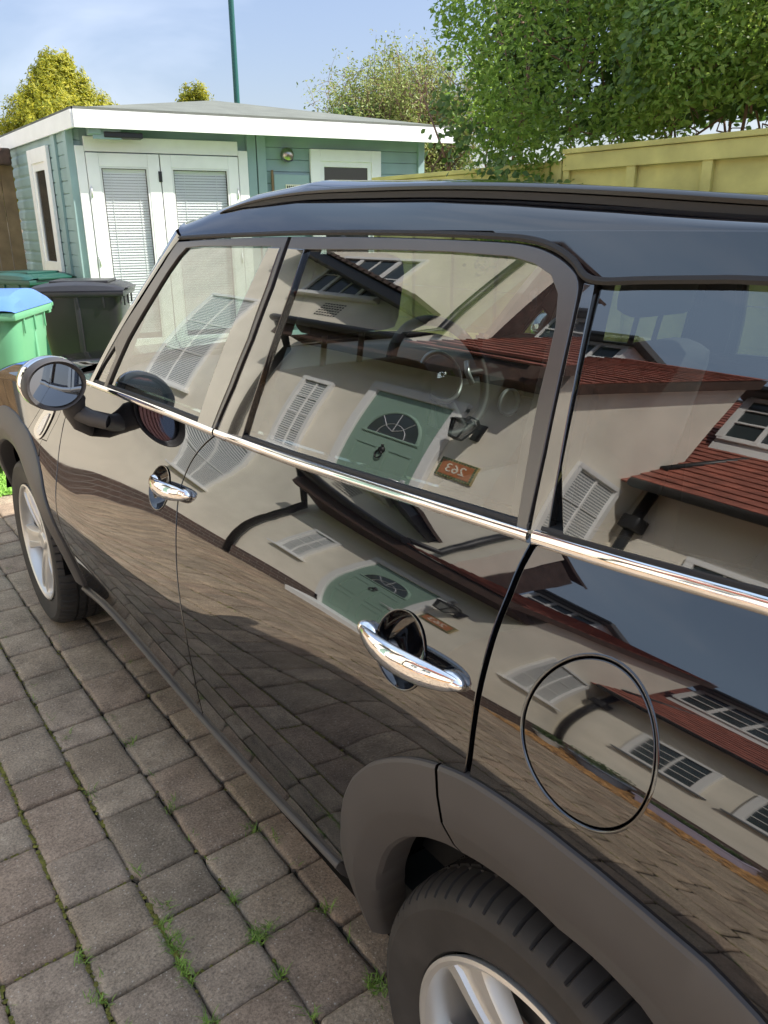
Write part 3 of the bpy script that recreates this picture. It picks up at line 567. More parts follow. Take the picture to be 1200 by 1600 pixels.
def bonnet(s_, t):
    Y = 2.03+(3.28-2.03)*s_+.30*(1-(1-t)**2)*(1-s_)*0.6; zt = float(np.interp(Y, [1.9, 2.18, 2.5, 2.8, 3.1, 3.5], [.995, .985, .955, .93, .88, .75]))
    x0 = float(S(Y, zt)); zc = zt+.075-.05*s_; P0 = np.array([x0, zt]); P1 = P0+np.array([.02, .065]); P2 = np.array([.25, zc]); P3 = np.array([.895, zc+.02])
    q = P0*(1-t)**3+3*P1*(1-t)**2*t+3*P2*(1-t)*t*t+P3*t**3
    return np.array([q[0], Y+.16*(1-(1-t)**2)*s_, q[1]])
grid_mesh('bonnet', bonnet, np.linspace(0, 1, 26), np.linspace(0, 1, 20), M['paint'], car)
def nose(s_, t):
    a = bonnet(1, t); b = np.array([.30+.595*t, 3.33+.10*(1-(1-t)**2), .30]); c = np.array([a[0]-.0, a[1]+.10, .62]); return a*(1-s_)**2+2*c*s_*(1-s_)+b*s_**2
ns_ = grid_mesh('front_bumper', nose, np.linspace(0, 1, 14), np.linspace(0, 1, 14), M['clad'], car)
mb = MB(); mb.box(.42, 1.37, 3.44, 3.47, .42, .66, .02); mb.build('grille', M['black'], car)
for x in (.30, 1.49):
    mb = MB().at((x, 3.36, .80), (R(-78), 0, 0)); mb.sphere((0, 0, 0), (.11, .105, .06), 28, 12); mb.build('headlight', M['silver'], car, True)
def tail(s_, t):
    a = roof_pt(0, t); b = np.array([.16+.735*t, -.735, .36]); c = np.array([a[0]*.7+.03, -.83, 1.0]); p = a*(1-s_)**2+2*c*s_*(1-s_)+b*s_**2; return p
tl = grid_mesh('tailgate', tail, np.linspace(0, 1, 20), np.linspace(0, 1, 12), M['paint'], car)
mb = MB(); mb.box(.32, 1.47, -.815, -.80, 1.10, 1.38, .006); mb.build('rear_window', M['gloss'], tl)
for x in (.10, 1.52): mb = MB(); mb.box(x, x+.17, -.80, -.66, .86, 1.10, .03); mb.build('tail_light', mat('red_lens', (.35, .01, .01), .1), car)
mb = MB(); mb.box(.14, 1.65, -.74, 3.2, .20, .27); mb.box(.14, 1.65, .42, 2.02, .27, .33); mb.box(.34, 1.45, -.6, .5, .27, .5); mb.box(.34, 1.45, 2.1, 3.1, .27, .85); mb.build('underbody', M['gap'], car)

# ---- wheels
def make_wheel(parent, x, y, mir, phase):
    Rt = .329; g = MB(); w = MB()
    prof = [(.222, .020), (.232, .004), (.262, -.006), (.291, -.008), (.296, -.0092), (.300, -.008), (.311, -.003), (.3165, .004), (.3225, .016), (.327, .032), (.3286, .050), (.329, .0515), (.321, .053), (.321, .060), (.329, .0615), (.329, .084), (.321, .0855), (.321, .094), (.329, .0955), (.329, .120), (.321, .1215), (.321, .130), (.329, .1315), (.3286, .156), (.326, .172), (.320, .188), (.31, .197), (.27, .204), (.222, .190)]
    na = 560; V = []; Fc = []; m_ = len(prof)
    for k in range(na):
        t = 2*math.pi*k/na
        for i, (r, h) in enumerate(prof):
            ph = (k+ (0 if h < .1 else 4)) % 8; dr = 0
            if 7 <= i <= 10 or 23 <= i <= 25: dr = -.0062 if ph in (0,) else 0
            if 14 <= i <= 15 or 18 <= i <= 19: dr = -.004 if ph == 4 else 0
            if i in (6,): dr = -.0022 if ph in (0,) else 0
            V.append((h, (r+dr)*math.cos(t), (r+dr)*math.sin(t)))
    for k in range(na):
        for i in range(m_-1): Fc.append((k*m_+i, ((k+1) % na)*m_+i, ((k+1) % na)*m_+i+1, k*m_+i+1))
    g.add(V, Fc)
    # rim: outer lip, barrel, five broad spokes with a sunken channel, centre cap
    w.lathe([(.224, .012), (.2275, .004), (.2275, -.001), (.222, -.003), (.215, .001), (.2105, .010), (.205, .030), (.198, .08), (.195, .16), (.215, .185)], 96, 'x')
    def spoke(a0):
        n = 12; L = []
        for i in range(n+1):
            u = i/n; r = .045+(.213-.045)*u; hw = .030+.0175*u**1.5+(.010*max(0, (u-.86)/.14)**2); x_ = .030-.020*u-.006*math.sin(math.pi*u)
            ch = .35 if u < .12 else .42; dp = .0 if u < .1 else .006*min(1, (u-.1)/.15)*min(1, (1.02-u)/.1)
            sec = [(-hw-.004, .040), (-hw, x_+.006), (-hw+.004, x_), (-hw*ch, x_-.001), (-hw*ch+.003, x_+dp), (hw*ch-.003, x_+dp), (hw*ch, x_-.001), (hw-.004, x_), (hw, x_+.006), (hw+.004, .040)]
            L.append([(xx, r*math.cos(a0)-s__*math.sin(a0), r*math.sin(a0)+s__*math.cos(a0)) for s__, xx in sec])
        V = [p for l in L for p in l]; m2 = len(L[0]); Fc = []
        for i in range(n):
            for k in range(m2-1): Fc.append((i*m2+k, i*m2+k+1, (i+1)*m2+k+1, (i+1)*m2+k))
        w.add(V, Fc)
    for k in range(5): spoke(phase+2*math.pi*k/5)
    w.lathe([(.0001, .022), (.028, .022), (.031, .024), (.034, .030), (.060, .030), (.074, .036), (.076, .06)], 48, 'x')
    for k in range(5):
        a = phase+2*math.pi*(k+.5)/5; w.add(*_cyl(.030, .050*math.cos(a), .050*math.sin(a), .0085, .016))
    root = bpy.data.objects.new('wheel', None); COL.objects.link(root); root.parent = parent; root.location = (WID-x if mir else x, y, .325)
    if mir: root.rotation_euler = (0, 0, math.pi)
    g.build('tyre', M['tyre'], root, True, R(28)); w.build('rim', M['alloy'], root, True, R(30))
    d = MB(); d.lathe([(.05, .075), (.142, .075), (.142, .095), (.05, .095)], 64, 'x'); d.build('brake_disc', M['disc'], root, True, R(30))
    d = MB(); d.box(.055, .115, -.02, .10, .085, .165, .012); d.build('brake_caliper', M['black'], root)
    return root
def _cyl(h0, cy, cz, r, dep):
    V = []; n = 12
    for h, rr in ((h0-.004, r*.8), (h0-.002, r), (h0+dep, r)):
        for k in range(n): V.append((h, cy+rr*math.cos(2*math.pi*k/n), cz+rr*math.sin(2*math.pi*k/n)))
    Fc = [tuple(range(n))]+[(j*n+k, j*n+(k+1) % n, (j+1)*n+(k+1) % n, (j+1)*n+k) for j in range(2) for k in range(n)]
    return V, Fc
make_wheel(car, .040, 0, False, R(118)); make_wheel(car, .038, 2.595, False, R(60)); make_wheel(car, .038, 0, True, .3); make_wheel(car, .038, 2.595, True, .8)

# ---- door mirrors
def door_mirror(mir):
    root = bpy.data.objects.new('wing_mirror', None); COL.objects.link(root); root.parent = car
    c = Vector((-.030, 1.632, 1.084))
    n = Vector((-0.0646, -0.9928, 0.1011))     # the glass is turned in to look along the flank
    ax = Vector((0.12, -1, -.10)).normalized()          # the way the housing faces
    xx = Vector((1, .12, 0)).normalized(); zz = xx.cross(ax).normalized() if xx.cross(ax).z > 0 else ax.cross(xx).normalized(); xx = zz.cross(ax)*-1
    if xx.x < 0: xx = -xx
    a, b = .0775, .0655
    def P(u, v, w): return tuple(c+xx*u+zz*v-ax*w)
    def ring(sc, w, n=48, du=0): return [P(a*sc*math.cos(2*math.pi*k/n)+du, b*sc*math.sin(2*math.pi*k/n), w) for k in range(n)]
    def loft(rings, close=False):
        V = [p for r in rings for p in r]; n = 48; Fc = []
        for j in range(len(rings)-1):
            for k in range(n): Fc.append((j*n+k, j*n+(k+1) % n, (j+1)*n+(k+1) % n, (j+1)*n+k))
        if close: Fc.append(tuple((len(rings)-1)*n+k for k in range(n)))
        return V, Fc
    def fin(mb, name, m_, sm=True, sh=R(45), nr=None):
        if mir: mb.V = [(WID-p[0], p[1], p[2]) for p in mb.V]
        return mb.build(name, m_, root, sm, sh)
    mb = MB(); mb.add(*loft([ring(.80, .016), ring(.84, .004), ring(.96, -.004), ring(1.0, .0), ring(1.025, .012), ring(1.03, .026)])); fin(mb, 'mirror_surround', M['clad'])
    mb = MB(); mb.add(*loft([ring(1.035, .024), ring(1.045, .034), ring(1.02, .052), ring(.93, .074), ring(.76, .093), ring(.52, .106), ring(.25, .113), ring(.02, .115)], True)); fin(mb, 'mirror_cap', M['chrome'])
    # glass: an ellipse tilted to look back along the car
    gx = (xx-n*xx.dot(n)).normalized(); gz = n.cross(gx); gz = gz if gz.z > 0 else -gz; cc = c-ax*.010
    V = [tuple(cc+gx*a*.83*math.cos(2*math.pi*k/48)+gz*b*.83*math.sin(2*math.pi*k/48)) for k in range(48)]
    mb = MB(); mb.add(V, [tuple(range(48))]); g_ = fin(mb, 'mirror_glass', M['mirror'], False)
    mb = MB(); mb.tube([P(.030, -.030, .045), P(.052, -.060, .035), (.022, 1.70, 1.000), (.040, 1.712, .962), (float(S(1.715, .93))+.004, 1.715, .930)], [.034, .034, .029, .026, .012], 20); fin(mb, 'mirror_stalk', M['clad'], sh=R(70))
    mb = MB(); mb.tube([(.018, 1.70, 1.005), (.050, 1.66, .985), (float(S(1.62, .975))+.01, 1.62, .975)], [.024, .022, .022], 16); fin(mb, 'mirror_arm', M['clad'], sh=R(70))
door_mirror(False); door_mirror(True)

# ---- cabin
mb = MB(); mb.box(.12, 1.67, -.6, 2.05, .33, .40); mb.box(.16, 1.63, -.65, -.22, .4, .88, .02); mb.build('cabin_floor', M['dash'], car)
for mir in (False, True):
    mb = MB()
    for y0, y1 in ((.14, .90), (.98, 1.85)):
        V = [(.165, y0, .45), (.165, y1, .45), (.155, y0, 1.06), (.155, y1, 1.06), (.13, y0, 1.085), (.13, y1, 1.075)]; mb.add([(WID-a if mir else a, b, c) for a, b, c in V], [(0, 1, 3, 2), (2, 3, 5, 4)])
        mb.box(*((WID-.20, WID-.15) if mir else (.15, .20)), y0+.1, y1-.1, .78, .86, .02)
    mb.build('door_lining', M['dash'], car)
def seat(x, y, front=True):
    root = bpy.data.objects.new('seat', None); COL.objects.link(root); root.parent = car; root.location = (x, y, .42)
    m1 = MB(); m1.box(-.25, .25, -.05, .47, .08, .26, .06); m1.build('seat_cushion', M['seat'], root, True, R(60))
    m1 = MB().at((0, -.02, .22), (R(14), 0, 0)); m1.box(-.22, .22, -.07, .06, 0, .54, .055); m1.box(-.245, -.17, -.04, .09, .02, .46, .03); m1.box(.17, .245, -.04, .09, .02, .46, .03); m1.build('seat_back', M['seat'], root, True, R(60))
    if not front: return
    m1 = MB().at((0, -.135, .82), (R(12), 0, 0)); m1.box(-.125, .125, -.05, .035, .0, .17, .04); m1.tube([(-.05, 0, -.08), (-.05, 0, .03)], .007, 8); m1.tube([(.05, 0, -.08), (.05, 0, .03)], .007, 8); m1.build('headrest', M['seat'], root, True, R(60))
seat(.46, 1.18); seat(1.29, .98); seat(.45, .02, False); seat(1.34, .02, False)
mb = MB()
V = []; Fc = []
prof = [(1.62, .60), (1.60, .80), (1.62, .925), (1.68, .96), (1.80, .985), (2.05, 1.02), (2.20, 1.02)]
for x in (.12, .3, .6, .895, 1.2, 1.5, 1.67):
    for y, z in prof: V.append((x, y, z+.012*math.sin((x-.12)/1.55*math.pi)))
n = len(prof)
for i in range(6):
    for k in range(n-1): Fc.append((i*n+k, i*n+k+1, (i+1)*n+k+1, (i+1)*n+k))
mb.add(V, Fc); mb.sphere((1.25, 1.74, .965), (.14, .10, .055), 24, 10)
db = mb.build('dashboard', M['dash'], car, True, R(40))
mb = MB(); mb.add([(a, b, c) for a, b, c in [(0, 0, 0)]], [])
mb = MB().at((.895, 1.605, .86), (R(90), 0, 0)); mb.lathe([(.125, .0), (.130, .012), (.122, .018), (.114, .012), (.112, .004), (.001, .004)], 48); mb.build('central_dial', M['silver'], db, True, R(30))
for x in (.27, 1.53, .68, 1.10):
    mb = MB().at((x, 1.598, .85), (R(90), 0, 0)); mb.lathe([(.036, .0), (.050, .006), (.052, .018), (.045, .020), (.040, .008), (.001, .006)], 32); mb.build('air_vent', M['silver'], db, True, R(30))
# steering wheel, facing the driver
st_w = bpy.data.objects.new('steering_wheel', None); COL.objects.link(st_w); st_w.parent = car
st_w.location = (1.17, 1.555, .985); st_w.scale = (1.12, 1.12, 1.12); st_w.rotation_euler = (R(66), 0, 0)
mb = MB(); mb.tube([(.175*math.cos(2*math.pi*k/48), .175*math.sin(2*math.pi*k/48), 0) for k in range(49)], .0155, 12, False)
for a in (R(0), R(180), R(255), R(285)):
    mb.tube([(.05*math.cos(a), .05*math.sin(a), -.01), (.17*math.cos(a), .17*math.sin(a), 0)], .013, 8)
mb.build('wheel_ring', M['dash'], st_w, True, R(50))
mb = MB(); mb.sphere((0, 0, .004), (.070, .066, .028), 28, 12); hb = mb.build('hub_pad', mat('grey_hub_pad', (.10, .10, .105), .45), st_w, True)
mb = MB(); mb.lathe([(.068, .006), (.075, .014), (.082, .006), (.075, .0)], 48); mb.build('hub_ring', M['silver'], st_w, True)
mb = MB()
for sg in (-1, 1):
    for k in range(4): mb.add([(sg*.009, -.006+k*.004, .0315), (sg*(.034-k*.002), -.007+k*.0048, .030), (sg*(.034-k*.002), -.004+k*.0048, .030), (sg*.009, -.0035+k*.004, .0315)], [(0, 1, 2, 3)])
mb.lathe([(.0001, .0325), (.008, .0318), (.009, .030)], 24); mb.build('wheel_emblem', M['chrome'], st_w)
for sg in (-1, 1):
    mb = MB(); mb.tube([(sg*.112, .035, .008), (sg*.100, .0, .012), (sg*.112, -.035, .008)], .009, 10); mb.build('spoke_insert', M['silver'], st_w, True)
mb = MB(); mb.box(.80, .99, 1.985-.25, 1.985-.22, 1.30, 1.36, .015); mb.tube([(.895, 1.75, 1.36), (.895, 1.70, 1.43)], .01, 8); mb.build('interior_mirror', M['black'], car)
def rebase(root, loc):
    loc = Vector(loc); root.location = root.location+loc
    for ch in children(root): ch.location = ch.location-loc
rebase(car, (.895, 1.3, 0))

# ================================================================ THE PLACE
def struct(o): o['kind'] = 'structure'; return o
# ---- ground and block paving
M['earth'] = mat('dark_earth_and_moss', (.040, .033, .020), .95, noise=(9, .5, 5), bump=(60, .5, .01))
def paver_mat():
    m = bpy.data.materials.new('weathered_concrete_pavers'); m.use_nodes = True; t = m.node_tree; b = t.nodes['Principled BSDF']
    tc = nd(t, 'ShaderNodeTexCoord'); at = nd(t, 'ShaderNodeAttribute', attribute_name='tone')
    n1 = nd(t, 'ShaderNodeTexNoise'); n1.inputs['Scale'].default_value = 170; n1.inputs['Detail'].default_value = 5; n1.inputs['Roughness'].default_value = .75
    n2 = nd(t, 'ShaderNodeTexNoise'); n2.inputs['Scale'].default_value = 9; n2.inputs['Detail'].default_value = 9; n2.inputs['Roughness'].default_value = .65
    v = nd(t, 'ShaderNodeTexVoronoi'); v.inputs['Scale'].default_value = 120
    vr = nd(t, 'ShaderNodeValToRGB'); vr.color_ramp.elements[0].position = .17; vr.color_ramp.elements[0].color = (1, 1, 1, 1); vr.color_ramp.elements[1].position = .27; vr.color_ramp.elements[1].color = (0, 0, 0, 1)
    t.links.new(v.outputs['Distance'], vr.inputs[0])
    wn = nd(t, 'ShaderNodeTexWhiteNoise'); t.links.new(v.outputs['Position'], wn.inputs['Vector'])
    gt = nd(t, 'ShaderNodeMath', operation='GREATER_THAN'); gt.inputs[1].default_value = .80; t.links.new(wn.outputs['Value'], gt.inputs[0])
    mu = nd(t, 'ShaderNodeMath', operation='MULTIPLY'); t.links.new(vr.outputs[0], mu.inputs[0]); t.links.new(gt.outputs[0], mu.inputs[1])
    r1 = nd(t, 'ShaderNodeMapRange'); r1.inputs[1].default_value = .3; r1.inputs[2].default_value = .7; r1.inputs[3].default_value = .46; r1.inputs[4].default_value = 1.5
    r2 = nd(t, 'ShaderNodeMapRange'); r2.inputs[1].default_value = .3; r2.inputs[2].default_value = .7; r2.inputs[3].default_value = .66; r2.inputs[4].default_value = 1.28
    m1 = nd(t, 'ShaderNodeMath', operation='MULTIPLY'); sc = nd(t, 'ShaderNodeVectorMath', operation='SCALE')
    mx = nd(t, 'ShaderNodeMix', data_type='RGBA'); mx.inputs[7].default_value = (.50, .44, .36, 1)
    t.links.new(tc.outputs['Object'], n1.inputs[0]); t.links.new(tc.outputs['Object'], n2.inputs[0]); t.links.new(tc.outputs['Object'], v.inputs[0])
    t.links.new(n1.outputs[0], r1.inputs[0]); t.links.new(n2.outputs[0], r2.inputs[0]); t.links.new(r1.outputs[0], m1.inputs[0]); t.links.new(r2.outputs[0], m1.inputs[1])
    t.links.new(at.outputs['Color'], sc.inputs[0]); t.links.new(m1.outputs[0], sc.inputs['Scale'])
    t.links.new(sc.outputs[0], mx.inputs[6]); t.links.new(mu.outputs[0], mx.inputs[0]); t.links.new(mx.outputs[2], b.inputs['Base Color'])
    # moss film in broad patches
    bp = nd(t, 'ShaderNodeBump'); bp.inputs['Strength'].default_value = .9; bp.inputs['Distance'].default_value = .0034
    t.links.new(n1.outputs[0], bp.inputs['Height']); t.links.new(bp.outputs[0], b.inputs['Normal']); b.inputs['Roughness'].default_value = .85; b.inputs['Specular IOR Level'].default_value = .3
    return m
M['paver'] = paver_mat()
mb = MB(); n = 90; V = []; Fc = []
ext = [-220, -80, -30, -12, -9, -7, -6]+list(np.linspace(-5, 12, 60))+[14, 18, 30, 80, 220]
for y in ext:
    for x in ext: V.append((x, y, -.022))
n = len(ext); Fc = [(j*n+i, j*n+i+1, (j+1)*n+i+1, (j+1)*n+i) for j in range(n-1) for i in range(n-1)]
mb.add(V, Fc); struct(mb.build('ground', M['earth']))

ANG = R(.55)
def pav(x, y): c, s = math.cos(ANG), math.sin(ANG); return (x*c-y*s, x*s+y*c)
seen = {0: [.516, .634, .757, .925, 1.075, 1.335, 1.455, 1.688, 1.808, 2.0, 2.176], 1: [.36, .516, .758, .88, 1.05, 1.255, 1.435, 1.616, 1.82, 2.04, 2.30, 2.44], -1: [.45, .62, .807, .928, 1.088, 1.258, 1.492, 1.62, 1.86, 2.06], -2: [.56, .74, .97, 1.132, 1.34, 1.48, 1.72]}
V = []; Fc = []; TN = []
U = [0, .035, .11, .5, .89, .965, 1]
def paver(x0, x1, y0, y1, tone):
    b = len(V); h0 = rng.uniform(-.0030, .0030); tx, ty = rng.uniform(-.012, .012, 2); jx = rng.uniform(-.0025, .0025, 4); rc = rng.uniform(.008, .020)
    for j, v in enumerate(U):
        for i, u in enumerate(U):
            x = x0+(x1-x0)*u; y = y0+(y1-y0)*v
            dx = min(x-x0, x1-x); dy = min(y-y0, y1-y); z = h0+tx*(u-.5)*.3+ty*(v-.5)*.3
            if i in (0, 6) or j in (0, 6): z -= .0065
            elif i in (1, 5) or j in (1, 5): z -= .0012
            cx, cy = (x0+x1)/2, (y0+y1)/2
            if i in (0, 6) and j in (0, 6): x += (cx-x)/abs(cx-x)*rc*.55; y += (cy-y)/abs(cy-y)*rc*.55
            ed = (i in (0, 6)) or (j in (0, 6))
            if ed: x += rng.uniform(-.0036, .0036); y += rng.uniform(-.0036, .0036)
            X, Y = pav(x, y); V.append((X, Y, z)); TN.append(tone)
    for j in range(6):
        for i in range(6): Fc.append((b+j*7+i, b+j*7+i+1, b+(j+1)*7+i+1, b+(j+1)*7+i))
    ring = [b+i for i in range(7)]+[b+j*7+6 for j in range(1, 7)]+[b+42+i for i in range(5, -1, -1)]+[b+j*7 for j in range(5, 0, -1)]
    s = len(V)
    for r_ in ring: V.append((V[r_][0], V[r_][1], -.04)); TN.append(tone)
    n = len(ring)
    for i in range(n): Fc.append((ring[i], s+i, s+(i+1) % n, ring[(i+1) % n]))
for row in range(-22, 13):
    x0 = -.14+.16*row+.004; x1 = x0+(.1545 if row > -6 else .149)
    y = -4.2+rng.uniform(0, .1); cuts = seen.get(row)
    ends = []
    lim_far = 9.6 if x0 < 1 else 6.0
    lim_far = 4.30 if (x0 > -.35) else 15
    while y < lim_far:
        if cuts and y < cuts[0]-.05 and y+.30 > cuts[0]: nxt = cuts[0]
        elif cuts and cuts[0]-.01 <= y < cuts[-1]-.01: nxt = [c for c in cuts if c > y+.01][0]
        else: nxt = y+rng.choice([.12, .16, .16, .20, .24])
        ends.append((y, nxt)); y = nxt
    for a, b in ends:
        k = rng.uniform(0, 1); base = np.array([.365, .282, .198])*(1-k)+np.array([.340, .272, .198])*k
        if rng.random() < .22: base = np.array([.350, .262, .188])
        if rng.random() < .2: base = np.array([.345, .270, .198])
        gp = .003 if row > -6 else .0065; paver(x0, x1, a+gp, b-gp, tuple(base*rng.uniform(.82, 1.16))+(1,))
o = mesh_obj('paving', V, Fc, M['paver'], smooth=False)
ca = o.data.color_attributes.new('tone', 'FLOAT_COLOR', 'POINT'); ca.data.foreach_set('color', np.array(TN, np.float32).ravel())
me = o.data; me.polygons.foreach_set('use_smooth', [True]*len(me.polygons)); struct(o)

# ---- lawn beyond the front of the car
M['turf'] = mat('bright_green_turf', (.20, .40, .055), .85, noise=(60, .35, 5), bump=(400, 1, .01))
mb = MB(); V = []; Fc = []
nx, ny = 60, 60
for j in range(ny+1):
    for i in range(nx+1): V.append((-.35+6*i/nx, 4.34+7.5*j/ny+.03*math.sin(i*.5), .004+.004*rng.random()))
for j in range(ny):
    for i in range(nx): Fc.append((j*(nx+1)+i, j*(nx+1)+i+1, (j+1)*(nx+1)+i+1, (j+1)*(nx+1)+i))
mb.add(V, Fc); struct(mb.build('lawn', M['turf'], None, True))

def blades(name, pts, m, hmin, hmax, per, spread, label_cat=None, wd=.0022, lean=.6):
    V = []; Fc = []
    for (x, y, z) in pts:
        for k in range(per):
            a = rng.uniform(0, 2*math.pi); h = rng.uniform(hmin, hmax); l = h*rng.uniform(.2, lean)*1.6; px, py = x+rng.normal(0, spread), y+rng.normal(0, spread); w = wd*rng.uniform(.6, 1.3)
            ca_, sa = math.cos(a), math.sin(a); b = len(V)
            for q, ww in ((0, 1), (.45, .85), (.8, .55), (1, .05)):
                zz = z+h*(q-.25*q*q); off = l*q*q; V.append((px+ca_*off-sa*w*ww, py+sa*off+ca_*w*ww, zz)); V.append((px+ca_*off+sa*w*ww, py+sa*off-ca_*w*ww, zz))
            for i in range(3): Fc.append((b+2*i, b+2*i+1, b+2*i+3, b+2*i+2))
    return mesh_obj(name, V, Fc, m, smooth=True)
M['grass'] = mat('grass_blade', (.17, .28, .04), .6, noise=(25, .4, 2)); M['moss'] = mat('yellow_green_moss', (.19, .18, .035), .95, noise=(40, .5, 4), bump=(500, 1, .004))
pts = [(x, 4.34+abs(rng.normal(0, .25)), 0) for x in rng.uniform(-.35, 2, 900)]
pts += [(rng.uniform(-.35, 1.6), rng.uniform(4.35, 7), 0) for _ in range(5000)]
tag(blades('lawn_grass', pts, mat('turf_blade', (.22, .44, .06), .6, noise=(30, .3, 2)), .02, .035, 5, .02, wd=.003), kind='stuff')
# tufts standing in the paving joints where the photograph has them
tufts = [(-.125, .96, 5), (-.14, .905, 9), (-.142, .86, 12), (-.138, .83, 10), (-.148, .792, 12), (-.152, .755, 6), (-.16, .63, 12), (-.16, .59, 10), (-.165, .55, 12), (.012, .88, 7), (.01, .755, 9), (.015, .76, 6), (.05, .765, 5), (.008, .64, 6), (.145, .50, 14), (.16, .51, 10), (-.13, 1.10, 4), (.02, 1.26, 5), (.155, 1.05, 8), (.185, 1.00, 4), (-.31, .82, 6), (-.30, .70, 8), (-.31, .94, 6), (.172, .74, 5), (-.145, 1.45, 4), (.03, 1.60, 4), (-.12, 1.74, 3), (.01, .53, 5)]
pts = []
for x, y, n_ in tufts: pts += [(x+rng.normal(0, .006), y+rng.normal(0, .010), -.006) for _ in range(n_)]
for _ in range(420):
    row = rng.integers(-14, 4); pts.append((-.14+.16*row+rng.normal(0, .004), rng.uniform(-1, 4.4), -.01))
tag(blades('joint_grass', pts, M['grass'], .008, .026, 5, .006, wd=.0012, lean=1.0), kind='stuff')
V = []; Fc = []
def blob(x, y, r, z):
    b = len(V); n = 6
    V.append((x, y, z+r*.30))
    for k in range(n): a = 2*math.pi*k/n+rng.uniform(0, .6); rr = r*rng.uniform(.7, 1.2); V.append((x+rr*math.cos(a), y+rr*math.sin(a), z-.002))
    for k in range(n): Fc.append((b, b+1+k, b+1+(k+1) % n))
def mossline(row, y0, y1, dens, r=.0065):
    for _ in range(int((y1-y0)*dens)):
        y = rng.uniform(y0, y1); X, Y = pav(-.14+.16*row+rng.normal(0, .0030), y); blob(X, Y, r*rng.uniform(.4, 1.3), -.006+rng.uniform(-.004, .004))
mossline(0, .4, 3.2, 90, .005); mossline(-1, .4, 2.6, 200, .006); mossline(-1, 1.2, 1.9, 200, .007); mossline(0, 1.3, 2.0, 120, .007); mossline(0, .75, 1.0, 300, .008); mossline(1, .4, 3, 35, .005); mossline(2, .4, 3, 15, .004); mossline(-2, .5, 4, 110, .006)
for row in range(-12, -2): mossline(row, -1, 4.4, 40)
for row in range(-3, 2):
    for c in seen.get(row, []):
        if rng.random() < .35:
            for _ in range(26): X, Y = pav(-.14+.16*row+rng.uniform(.0, .16), c+rng.normal(0, .003)); blob(X, Y, .0045*rng.uniform(.5, 1.3), -.008)
tag(mesh_obj('joint_moss', V, Fc, M['moss'], smooth=True), kind='stuff')

# ================================================================ HOUSE
M['plaster'] = mat('cream_render', (.78, .73, .62), .9, noise=(2.2, .12, 7), bump=(40, .10, .002))
M['white'] = mat('white_paint', (.78, .78, .76), .45)
M['green'] = mat('sage_green_door_paint', (.24, .35, .285), .42)
M['pane'] = mat('window_pane', (.05, .065, .07), .03, ior=1.5)
M['winblind'] = mat('window_pane_with_blind', (.30, .33, .34), .12)
M['black_iron'] = mat('black_iron_paint', (.015, .015, .016), .45)
M['brown'] = mat('dark_brown_timber', (.07, .038, .025), .7, noise=(14, .4, 4), bump=(50, .6, .01))
M['lead'] = mat('grey_lead', (.14, .145, .15), .6)
def brick_mat(name, c1, c2, mortar, scale, bw, rh):
    m = bpy.data.materials.new(name); m.use_nodes = True; t = m.node_tree; b = t.nodes['Principled BSDF']; tc = nd(t, 'ShaderNodeTexCoord'); sx = nd(t, 'ShaderNodeSeparateXYZ'); cx = nd(t, 'ShaderNodeCombineXYZ'); ad = nd(t, 'ShaderNodeMath', operation='ADD')
    br = nd(t, 'ShaderNodeTexBrick'); br.inputs['Color1'].default_value = (*c1, 1); br.inputs['Color2'].default_value = (*c2, 1); br.inputs['Mortar'].default_value = (*mortar, 1); br.inputs['Scale'].default_value = scale; br.inputs['Brick Width'].default_value = bw; br.inputs['Row Height'].default_value = rh; br.inputs['Mortar Size'].default_value = .006
    t.links.new(tc.outputs['Object'], sx.inputs[0]); t.links.new(sx.outputs[0], ad.inputs[0]); t.links.new(sx.outputs[1], ad.inputs[1]); t.links.new(ad.outputs[0], cx.inputs[0]); t.links.new(sx.outputs[2], cx.inputs[1]); t.links.new(cx.outputs[0], br.inputs[0])
    n = nd(t, 'ShaderNodeTexNoise'); n.inputs['Scale'].default_value = 40; t.links.new(tc.outputs['Object'], n.inputs[0])
    mx = nd(t, 'ShaderNodeMix', data_type='RGBA', blend_type='MULTIPLY'); mx.inputs[0].default_value = .6; t.links.new(br.outputs[0], mx.inputs[6]); t.links.new(n.outputs[0], mx.inputs[7]); t.links.new(mx.outputs[2], b.inputs[0])
    bp = nd(t, 'ShaderNodeBump'); bp.inputs['Distance'].default_value = .006; iv = nd(t, 'ShaderNodeMath', operation='SUBTRACT'); iv.inputs[0].default_value = 1; t.links.new(br.outputs['Fac'], iv.inputs[1]); t.links.new(iv.outputs[0], bp.inputs['Height']); t.links.new(bp.outputs[0], b.inputs['Normal']); b.inputs['Roughness'].default_value = .9
    return m
M['brick'] = brick_mat('dark_engineering_brick', (.12, .085, .07), (.17, .11, .085), (.30, .27, .24), 1, .23, .078)
M['tile'] = mat('red_clay_tile', (.25, .082, .055), .75, noise=(7, .45, 5), bump=(80, .4, .004))
house = thing('house', 'cream cottage with green front door and red tiled dormer roof, reflected in the car', 'house')
mb = MB(); mb.box(-2.75, -2.5, 2.65, 19, .30, 2.9); mb.box(-2.75, -2.5, 3.85, 19, 2.9, 4.5); mb.box(-4.0, -2.502, 2.652, 2.9, .30, 2.62); mb.box(-4.0, -2.75, 3.86, 19, 2.4, 2.62)
mb.build('wall', M['plaster'], house)
mb = MB(); mb.box(-4.0, -3.75, -6.5, 2.65, .30, 2.52); mb.build('wall', M['plaster'], house)
mb = MB(); mb.box(-2.78, -2.455, 2.62, 3.18, -.03, .30, .006); mb.box(-2.78, -2.455, 4.14, 19, -.03, .30, .006); mb.box(-3.72, -2.47, 2.605, 2.66, -.03, .297); mb.box(-4.0, -3.705, -6.5, 2.60, -.03, .30, .006); mb.build('brick_plinth', M['brick'], house)
